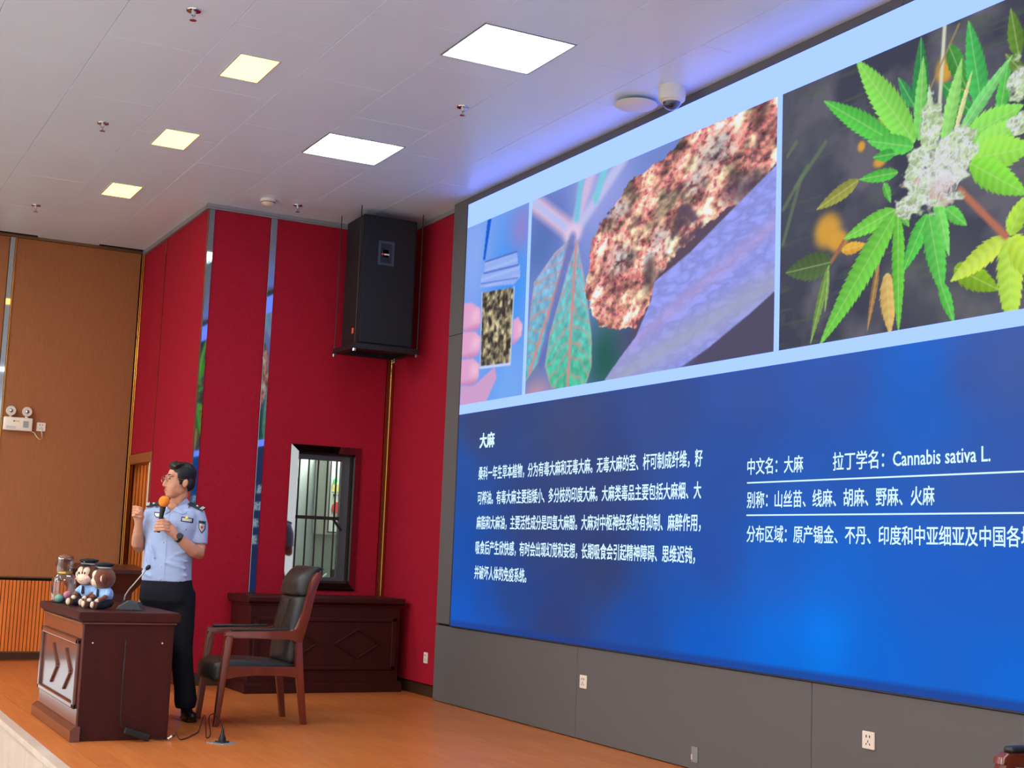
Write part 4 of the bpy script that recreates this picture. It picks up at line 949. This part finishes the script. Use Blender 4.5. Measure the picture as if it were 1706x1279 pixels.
fuse(hr,'hair',0.0042,2,'hair_black',PER)
# shirt
sh = B(); TA = -0.30
def torso(b,rows,n=28,ex=2.5):
    rings = []
    for z,cx,cy,rx,ry in rows:
        ring = []
        for k in range(n):
            a = 2*PI*k/n; c,s_ = math.cos(a),math.sin(a)
            u = rx*math.copysign(abs(c)**(2/ex),c); v = ry*math.copysign(abs(s_)**(2/ex),s_)
            ring.append(b.bm.verts.new((cx+u*math.cos(TA)-v*math.sin(TA),cy+u*math.sin(TA)+v*math.cos(TA),z)))
        rings.append(ring)
    for a,b_ in zip(rings,rings[1:]):
        for k in range(n): b.bm.faces.new((a[k],a[(k+1)%n],b_[(k+1)%n],b_[k]))
    b.bm.faces.new(rings[0][::-1]); b.bm.faces.new(rings[-1])
torso(sh,[(0.930,-0.216,0.0,0.176,0.118),(0.960,-0.216,0.0,0.174,0.116),(1.0,-0.216,0.0,0.170,0.118),(1.05,-0.216,0.0,0.168,0.120),(1.12,-0.214,0.005,0.168,0.122),(1.20,-0.210,0.008,0.174,0.128),(1.28,-0.204,0.010,0.184,0.130),(1.34,-0.200,0.014,0.188,0.124),(1.39,-0.196,0.020,0.184,0.108),(1.425,-0.193,0.024,0.160,0.090),(1.448,-0.191,0.034,0.110,0.066),(1.462,-0.190,0.038,0.076,0.052)])
sh.tube([(-0.085,0.02,1.40),(-0.040,0.018,1.385),(-0.018,0.012,1.32),(-0.013,0.006,1.25),(-0.012,0.002,1.192)],[0.066,0.064,0.062,0.060,0.060],18)
sh.tube([(-0.31,0.03,1.40),(-0.355,0.032,1.385),(-0.376,0.034,1.32),(-0.388,0.034,1.27),(-0.398,0.034,1.226)],[0.064,0.062,0.058,0.057,0.056],18)
# soft folds running over the belly and from the armpits
for (p,q,r) in (((-0.06,-0.10,1.02),(-0.20,-0.135,1.06),0.016),((-0.05,-0.09,1.07),(-0.17,-0.132,1.09),0.014),((-0.05,-0.09,0.975),(-0.19,-0.128,0.985),0.014),((-0.36,-0.05,1.16),(-0.31,-0.10,1.02),0.018),((-0.33,-0.08,1.20),(-0.28,-0.12,1.08),0.014),((-0.07,-0.10,1.14),(-0.15,-0.13,1.11),0.014),((-0.385,-0.03,0.99),(-0.30,-0.10,0.96),0.014)):
    m_ = tuple((a+b_)/2 for a,b_ in zip(p,q)); sh.tube([p,m_,q],[r*0.5,r,r*0.4],8)
shirt = fuse(sh,'shirt',0.0075,5,'uniform_blue',PER)
st = tree_of(shirt)
DX = 0.030
def sticker(name,pts,m,th=0.003,parent=shirt,off=0.0015,DX=DX):
    """thin plate lying on the shirt: pts are (x,z) corners"""
    pts = [(x+DX,z+0.01) for x,z in pts]
    b = B(); c0 = (sum(p[0] for p in pts)/len(pts),sum(p[1] for p in pts)/len(pts)); n_ = len(pts)
    ed = []
    for i in range(n_):
        for k in range(4): ed.append((pts[i][0]+(pts[(i+1)%n_][0]-pts[i][0])*k/4,pts[i][1]+(pts[(i+1)%n_][1]-pts[i][1])*k/4))
    rings = [[b.bm.verts.new(front(st,c0[0]+(x-c0[0])*f_,c0[1]+(z-c0[1])*f_,off+th)) for x,z in ed] for f_ in (1.0,0.66,0.33)]
    rings.insert(0,[b.bm.verts.new(front(st,x,z,-0.002)) for x,z in ed]); cv_ = b.bm.verts.new(front(st,c0[0],c0[1],off+th)); m_ = len(ed)
    for p_,q_ in zip(rings,rings[1:]):
        for k in range(m_): b.bm.faces.new((p_[k],p_[(k+1)%m_],q_[(k+1)%m_],q_[k]))
    for k in range(m_): b.bm.faces.new((rings[-1][k],rings[-1][(k+1)%m_],cv_))
    return b.obj(name,m,parent)
for k in range(6):
    z = 1.36-0.083*k
    p = front(st,-0.252+DX-0.002*k,z,0.004)
    B().ell(p,(0.0065,0.004,0.0065),None,10,6).obj('button','badge_silver',shirt,True)
for k in range(10):
    z0 = 0.935+0.045*k; sticker('placket',[(-0.270-0.001*k*0,z0),(-0.232,z0),(-0.232,z0+0.0455),(-0.270,z0+0.0455)],'uniform_blue',0.002)
sticker('pocket_flap',[(-0.165,1.315),(-0.055,1.322),(-0.055,1.275),(-0.105,1.262),(-0.165,1.288)],'uniform_blue',0.004); B().ell(front(st,-0.108+DX,1.287,0.006),(0.006,0.004,0.006),None,10,6).obj('button',mat('button_dark',(150,140,160),0.4),shirt,True)
sticker('pocket_flap',[(-0.375,1.325),(-0.285,1.32),(-0.285,1.285),(-0.33,1.27),(-0.375,1.295)],'uniform_blue',0.004); B().ell(front(st,-0.318+DX,1.295,0.006),(0.006,0.004,0.006),None,10,6).obj('button',MATS['button_dark'],shirt,True)
def badge(x,z,w_,h_,shape,gold):
    if shape == 'rect': o_ = [(x-w_,z-h_*0.7),(x+w_,z-h_*1.3),(x+w_,z+h_*0.7),(x-w_,z+h_*1.3)]
    else: o_ = [(x-w_,z+h_),(x+w_,z+h_*0.9),(x+w_*0.9,z-h_*0.2),(x+w_*0.5,z-h_),(x-w_*0.3,z-h_),(x-w_*0.9,z-h_*0.2)]
    bd = sticker('badge',o_,'badge_dark',0.004); c = (sum(p[0] for p in o_)/len(o_),sum(p[1] for p in o_)/len(o_))
    sticker('badge_field',[(c[0]+(p[0]-c[0])*0.8,c[1]+(p[1]-c[1])*0.62) for p in o_],'badge_silver',0.006)
    if gold: B().lathe([(0,0.0),(0.012,0.001),(0.008,0.004),(0,0.005)],front(st,x+DX,z+h_*0.9+0.01,0.009),10,Matrix.Rotation(PI/2,3,'X')).obj('badge_emblem','badge_gold',shirt)
badge(-0.108,1.345,0.038,0.016,'rect',True); badge(-0.318,1.372,0.034,0.020,'shield',False)
# collar
def flap(name,pts):
    b = B(); f_ = [b.bm.verts.new(p) for p in pts]; k_ = [b.bm.verts.new(Vector(p)+Vector((0,0.007,0.002))) for p in pts]; b.bm.faces.new(f_); b.bm.faces.new(k_[::-1]); n_ = len(pts)
    for k in range(n_): b.bm.faces.new((f_[k],f_[(k+1)%n_],k_[(k+1)%n_],k_[k]))
    return b.obj(name,'uniform_blue',shirt)
flap('collar',[(-0.112,-0.030,1.505),(-0.092,0.0,1.475),tuple(front(st,-0.088,1.405,0.010)),tuple(front(st,-0.102,1.392,0.012)),tuple(front(st,-0.192,1.412,0.010)),(-0.165,-0.080,1.442)])
flap('collar',[(-0.252,-0.058,1.478),(-0.225,-0.086,1.440),tuple(front(st,-0.205,1.412,0.010)),tuple(front(st,-0.238,1.385,0.010)),tuple(front(st,-0.268,1.405,0.010)),(-0.272,-0.03,1.47)])
cb = B(); arc = [(-0.190+0.074*math.cos(a),0.012+0.072*math.sin(a),1.452+0.030*math.sin(a)+0.012*math.cos(a)) for a in [math.radians(-60+300*k/16) for k in range(17)]]
cb.tube(arc,[(0.020,0.006)]*17,10); cb.obj('collar_band','uniform_blue',shirt,True)
# shoulder boards
for (c,ax,up_,nm) in (((-0.040,-0.012,1.452),Vector((0.93,-0.05,-0.36)),Vector((0.33,-0.35,0.87)),1),((-0.335,0.0,1.458),Vector((-0.95,-0.10,-0.20)),Vector((-0.2,-0.42,0.88)),-1)):
    ax.normalize(); up_ = (up_-ax*up_.dot(ax)).normalized(); sd = up_.cross(ax); R = Matrix((ax,sd,up_)).transposed()
    eb = B().obox(c,(0.115,0.052,0.010),R,0.003,1).obj('shoulder_board','badge_dark',shirt)
    for d in (0.038,0.050): B().obox(Vector(c)+ax*d+up_*0.006,(0.006,0.050,0.004),R).obj('rank_bar','thread',eb)
    B().lathe([(0,0),(0.009,0),(0.005,0.004),(0,0.005)],Vector(c)+ax*0.004+up_*0.005,5,R).obj('rank_star','thread',eb)
# arm patch on the sleeve
pb = [(-0.014,1.345),(0.030,1.340),(0.030,1.285),(0.012,1.255),(-0.008,1.285)]
sticker('arm_patch',pb,'badge_dark',0.003,DX=0.004); sticker('arm_patch_field',[(-0.008,1.325),(0.026,1.321),(0.026,1.288),(0.012,1.266),(-0.003,1.288)],'badge_silver',0.005,DX=0.004); sticker('arm_patch_crest',[(0.002,1.308),(0.018,1.306),(0.018,1.290),(0.004,1.290)],'patch_red',0.007,DX=0.004)
# watch
wd = Vector((-0.079,-0.061,0.052)).normalized(); R = Matrix((wd.cross(Vector((0,0,1))).normalized(),wd.cross(wd.cross(Vector((0,0,1)))).normalized(),wd)).transposed()
wt = B().lathe([(0.0295,-0.011),(0.034,-0.010),(0.034,0.010),(0.0295,0.011),(0.0295,-0.011)],A([(-0.152,-0.154,1.217)])[0],24,R).obj('watch_strap','badge_dark',PER,40)
fv = Vector((0.25,-0.85,0.35)).normalized(); q = fv.to_track_quat('Z','Y').to_matrix()
B().lathe([(0,0.0),(0.021,0.0),(0.022,0.006),(0.018,0.010),(0,0.010)],Vector(A([(-0.152,-0.154,1.217)])[0])+fv*0.030,20,q).obj('watch_case',mat('watch_case',(44,56,66),0.3),wt,40)
# trousers
tr_ = B()
torso(tr_,[(0.70,-0.200,0.035,0.150,0.100),(0.80,-0.212,0.008,0.190,0.125),(0.87,-0.212,0.006,0.190,0.126),(0.93,-0.214,0.004,0.178,0.118),(0.965,-0.215,0.002,0.168,0.108)])
tr_.tube([(-0.115,0.0,0.86),(-0.105,0.0,0.74),(-0.090,-0.005,0.60),(-0.078,-0.012,0.47),(-0.060,0.0,0.32),(-0.040,0.006,0.20),(-0.030,0.004,0.13),(-0.028,0.0,0.075)],[0.105,0.100,0.088,0.076,0.072,0.073,0.078,0.066],18)
tr_.tube([(-0.300,0.030,0.86),(-0.306,0.075,0.74),(-0.318,0.095,0.60),(-0.332,0.11,0.47),(-0.342,0.145,0.32),(-0.348,0.175,0.20),(-0.350,0.195,0.12),(-0.350,0.20,0.065)],[0.098,0.088,0.082,0.076,0.072,0.073,0.078,0.070],18)
trs = fuse(tr_,'trousers',0.010,5,'uniform_dark',PER)
for (x,y,a) in ((-0.012,-0.012,0.45),(-0.350,0.20,0.1)):
    d = Vector((math.sin(a),-math.cos(a),0)); s2 = Vector((d.y,-d.x,0)); b = B(); R = Matrix((s2,d,Vector((0,0,1)))).transposed()
    b.ell(Vector((x,y,0.042))+d*0.10,(0.044,0.085,0.030),R,16,10); b.ell(Vector((x,y,0.050)),(0.040,0.085,0.042),R,16,10); b.ell(Vector((x,y,0.075))-d*0.02,(0.040,0.055,0.050),R,16,10); b.obox(Vector((x,y,0.014))+d*0.05,(0.074,0.22,0.024),R,0.010,2)
    fuse(b,'shoe',0.006,3,'shoe_black',PER)
# microphone in his hand
MI = empty('microphone',PER.location,-CAM_YAW,'black handheld microphone with orange foam ball held by the man','microphone')
ma = Vector((0.127,0,1)).normalized(); q = ma.to_track_quat('Z','Y').to_matrix(); m0 = Vector(A([(-0.297,-0.203,1.243)])[0])
B().lathe([(0,0),(0.011,0),(0.0125,0.004),(0.0130,0.09),(0.0165,0.14),(0.0190,0.17),(0.020,0.185),(0,0.186)],m0,18,q).obj('handle','black_plastic',MI,40)
B().lathe([(0.0188,0.150),(0.0195,0.151),(0.0195,0.158),(0.0188,0.159)],m0,18,q).obj('handle_ring','dark_metal',MI,40)
B().ell(m0+ma*0.212,(0.0375,0.0375,0.040),q,20,14).obj('foam_ball',mat('foam_orange',(244,140,48),0.95,bump=(400,0.3)),MI,True)

# ------------------------------------------------------------------ plush toys on the desk
mat('plush_brown',(112,52,28),0.95,bump=(160,0.5),var=(60,(84,36,20),0.7),sheen=0.4)
mat('plush_cream',(236,206,178),0.9,bump=(160,0.2),sheen=0.3); mat('plush_blue',(150,186,236),0.85,bump=(120,0.2)); mat('plush_navy',(26,30,40),0.85,bump=(120,0.2)); mat('cheek_pink',(240,170,170),0.9)
def plush(loc, rz, label, turn):
    """sitting toy monkey facing local -y"""
    e = empty('plush_monkey',loc,rz,label,'plush toy','plush monkeys')
    T = Matrix.Rotation(turn,3,'Z'); hc = Vector((0,-0.005,0.178))
    def h(a,b_,c): return hc + T @ Vector((a,b_,c))
    hd = B(); hd.ell(hc,(0.068,0.064,0.066),T,20,14); hd.ell(h(0,0,0.045),(0.03,0.03,0.03),T)
    head = hd.obj('head','plush_brown',e,True)
    for s_ in (-1,1):
        B().ell(h(s_*0.072,0.008,-0.002),(0.016,0.013,0.026),T,14,10).obj('ear','plush_brown',e,True); B().ell(h(s_*0.076,-0.001,-0.002),(0.011,0.008,0.018),T,12,8).obj('inner_ear','plush_cream',e,True)
    fc = B(); fc.ell(h(0,-0.040,-0.022),(0.046,0.036,0.034),T,18,12); fc.ell(h(-0.019,-0.044,0.016),(0.022,0.024,0.030),T,14,10); fc.ell(h(0.019,-0.044,0.016),(0.022,0.024,0.030),T,14,10)
    fuse(fc,'face',0.004,2,'plush_cream',e)
    for s_ in (-1,1): B().ell(h(s_*0.019,-0.0675,0.010),(0.005,0.003,0.008),T,12,8).obj('eye','black_plastic',e,True); B().ell(h(s_*0.030,-0.070,-0.022),(0.009,0.003,0.007),T,10,6).obj('cheek','cheek_pink',e,True)
    B().tube([h(-0.014,-0.0755,-0.032),h(0,-0.0775,-0.036),h(0.014,-0.0755,-0.032)],0.0014,6).obj('mouth','lip',e)
    # peaked cap
    cap = B(); cap.lathe([(0,0.0),(0.040,0.0),(0.041,0.010),(0.056,0.022),(0.054,0.030),(0.02,0.036),(0,0.037)],h(0,-0.004,0.056),20,T).obj('cap','plush_navy',e,40)
    B().lathe([(0.0405,0.001),(0.043,0.001),(0.043,0.010),(0.0405,0.010)],h(0,-0.004,0.056),20,T).obj('cap_band',mat('cap_band',(150,158,160),0.5) if 'cap_band' not in MATS else 'cap_band',e,40)
    B().ell(h(0,-0.044,0.056),(0.034,0.026,0.005),T,16,8).obj('cap_peak','plush_navy',e,True); B().ell(h(0,-0.052,0.078),(0.007,0.004,0.009),T,10,8).obj('cap_badge','badge_gold',e,True)
    bd = B(); bd.ell((0,0.008,0.082),(0.052,0.046,0.050),None,18,12); bd.ell((0,0.004,0.115),(0.036,0.034,0.022),None,16,10)
    for s_ in (-1,1): bd.tube([(s_*0.040,0.0,0.108),(s_*0.058,-0.012,0.090),(s_*0.064,-0.022,0.074)],[0.018,0.018,0.017],12)
    fuse(bd,'shirt',0.005,2,'plush_blue',e)
    B().prism([(-0.006,0.115),(0.006,0.115),(0.009,0.075),(0,0.066),(-0.009,0.075)],1,-0.046,-0.040).obj('tie','plush_navy',e)
    pt = B(); pt.ell((0,0.010,0.036),(0.056,0.048,0.034),None,18,12)
    for s_ in (-1,1): pt.tube([(s_*0.028,0.0,0.028),(s_*0.040,-0.05,0.024),(s_*0.046,-0.075,0.022)],[0.026,0.023,0.021],12)
    fuse(pt,'trousers',0.005,2,'plush_navy',e)
    for s_ in (-1,1):
        B().tube([(s_*0.062,-0.020,0.078),(s_*0.058,-0.045,0.058),(s_*0.046,-0.062,0.050)],[0.014,0.014,0.012],12).obj('arm','plush_brown',e,True); B().ell((s_*0.042,-0.068,0.048),(0.015,0.014,0.013),None,12,8).obj('paw','plush_cream',e,True)
        B().ell((s_*0.048,-0.090,0.024),(0.019,0.020,0.024),None,14,10).obj('foot','plush_brown',e,True); B().ell((s_*0.048,-0.103,0.026),(0.015,0.010,0.019),None,12,8).obj('sole','plush_cream',e,True)
    return e
for args in (((-9.32,1.848,0.765),0.62,'seated plush monkey in police cap with its face turned to the room',0.15),((-9.00,1.885,0.765),0.35,'seated plush monkey in blue shirt nearest the desk edge, seen from its side',-0.75)):
    e = plush(*args); e.scale = (1.12,1.12,1.14) if args[0][0] < -9.2 else (1.08,1.08,1.08)
# ------------------------------------------------------------------ clear jar with sweets
def clear(name,tint,fac):
    m = bpy.data.materials.new(name); m.use_nodes = True; nt = m.node_tree; nt.nodes.clear()
    a = nt.nodes.new('ShaderNodeBsdfTransparent'); a.inputs[0].default_value = (*tint,1); g_ = nt.nodes.new('ShaderNodeBsdfGlossy'); g_.inputs['Roughness'].default_value = 0.08
    lw = nt.nodes.new('ShaderNodeLayerWeight'); lw.inputs[0].default_value = fac; mx = nt.nodes.new('ShaderNodeMixShader'); o = nt.nodes.new('ShaderNodeOutputMaterial')
    nt.links.new(lw.outputs['Facing'],mx.inputs[0]); nt.links.new(a.outputs[0],mx.inputs[1]); nt.links.new(g_.outputs[0],mx.inputs[2]); nt.links.new(mx.outputs[0],o.inputs[0]); MATS[name] = m
clear('clear_plastic',(0.93,0.95,0.96),0.42)
def ribbed(prof,nr,n=48,amp=0.03):
    b = B(); rings = []
    for r,z in prof: rings.append([b.bm.verts.new((r*(1+amp*math.cos(nr*2*PI*k/n))*math.cos(2*PI*k/n),r*(1+amp*math.cos(nr*2*PI*k/n))*math.sin(2*PI*k/n),z)) for k in range(n)])
    for p,q in zip(rings,rings[1:]):
        for k in range(n): b.bm.faces.new((p[k],p[(k+1)%n],q[(k+1)%n],q[k]))
    b.bm.faces.new(rings[0][::-1]); b.bm.faces.new(rings[-1]); return b
JX,JY = -9.72,1.765
e = empty('plastic_jar',(JX,JY,0.765),0,'clear ribbed plastic jar with gold neck beside the plush monkeys','jar')
ribbed([(0.060,0.0),(0.070,0.01),(0.078,0.06),(0.082,0.12),(0.076,0.165),(0.055,0.19),(0.045,0.196)],12).obj('jar_body','clear_plastic',e,True)
B().lathe([(0.045,0.194),(0.052,0.196),(0.052,0.208),(0.045,0.210)],n=24).obj('gold_collar',mat('gold_collar',(214,178,90),0.3,metal=0.7),e,40)
ribbed([(0.046,0.208),(0.050,0.212),(0.056,0.285),(0.054,0.30)],16).obj('ribbed_cup','clear_plastic',e,True)
B().ell((0,0,0.298),(0.052,0.052,0.030),None,20,12).obj('dome_lid',mat('dome_lid',(120,74,52),0.3),e,True)
for (x,y,z,r,c,l) in ((0.028,-0.03,0.030,0.028,(130,206,180),'mint green ball in the clear jar'),(0.045,0.02,0.055,0.026,(244,150,170),'pink ball in the clear jar'),(0.012,0.036,0.028,0.024,(120,120,200),'violet ball in the clear jar'),(-0.03,0.0,0.028,0.026,(70,100,90),'dark green ball in the clear jar')):
    tag(B().ell((0,0,0),(r,r,r),None,16,12).obj('ball',mat('ball_%d'%c[0],c,0.5),None,True,(JX+x,JY+y,0.765+z)),l,'ball','balls in the jar')
# ------------------------------------------------------------------ gooseneck microphone and cables
e = empty('gooseneck_microphone',(-8.90,2.035,0.765),-CAM_YAW,'gooseneck table microphone on a wedge base at the desk','microphone')
B().prism([(-0.085,0.0),(0.085,0.0),(0.050,0.052),(-0.005,0.060),(-0.075,0.016)],1,-0.05,0.05,0.004,2).obj('wedge_base',mat('mic_base',(50,54,58),0.45),e)
B().obox((-0.038,0,0.041),(0.07,0.086,0.003),Matrix.Rotation(-0.56,3,'Y')).obj('key_plate',mat('mic_plate',(120,122,120),0.4),e)
B().lathe([(0,0),(0.009,0),(0.007,0.025),(0,0.026)],(-0.045,0,0.036),12).obj('socket','black_plastic',e)
B().tube([(-0.045,0,0.05),(-0.040,0,0.09),(-0.020,0,0.125),(0.012,0,0.165),(0.05,0,0.215),(0.082,0,0.256)],0.0045,8).obj('gooseneck',mat('steel',(190,184,176),0.35,metal=0.7),e,True)
B().ell((0.092,0,0.270),(0.014,0.014,0.020),Matrix.Rotation(0.7,3,'Y'),14,10).obj('capsule','black_plastic',e,True)
mat('cable',(30,22,22),0.5)
B().tube([(0.03,-0.05,0.006),(0.05,-0.10,0.006)],0.0035,6).obj('lead','cable',e)
e = empty('power_adapter',(-8.555,2.045,0),0,'black power adapter with lead leaning on the desk base','power adapter')
B().obox((0,0,0.045),(0.045,0.165,0.042),Matrix.Rotation(-0.32,3,'X'),0.008,2).obj('adapter_block','black_plastic',e)
B().tube([(-0.012,-0.10,0.60),(-0.012,-0.10,0.30),(-0.010,-0.10,0.14),(-0.004,-0.09,0.085),(0,-0.07,0.07)],0.0035,6).obj('upper_lead','cable',e,True)
B().tube([(0,0.07,0.022),(0.01,0.105,0.012),(0.012,0.15,0.008),(0.006,0.20,0.010),(0,0.235,0.034)],0.0035,6).obj('lower_lead','cable',e,True)
B().tube([(0.006,0.19,0.012),(0.002,0.215,0.028)],0.007,8).obj('white_connector','white_plastic',e)
def spline(pts,n=8):
    P = [Vector(p) for p in pts]; out = []
    for i in range(len(P)-1):
        p0,p1,p2,p3 = P[max(i-1,0)],P[i],P[i+1],P[min(i+2,len(P)-1)]
        for k in range(n):
            t = k/n; out.append(0.5*((2*p1)+(-p0+p2)*t+(2*p0-5*p1+4*p2-p3)*t*t+(-p0+3*p1-3*p2+p3)*t**3))
    return out+[P[-1]]
tag(B().tube(spline([(-8.58,2.29,0.05),(-8.56,2.31,0.008),(-8.60,2.36,0.006),(-8.72,2.43,0.006),(-8.86,2.51,0.012),(-8.90,2.545,0.09),(-8.80,2.53,0.11),(-8.66,2.50,0.05),(-8.60,2.49,0.006),(-8.66,2.53,0.02),(-8.80,2.555,0.10),(-8.72,2.56,0.135),(-8.58,2.55,0.12),(-8.46,2.54,0.10),(-8.41,2.532,0.075),(-8.40,2.53,0.05)]),0.0035,6).obj('power_cable','cable',None,True),'thin dark cable looping over the floor to the floor socket','cable')
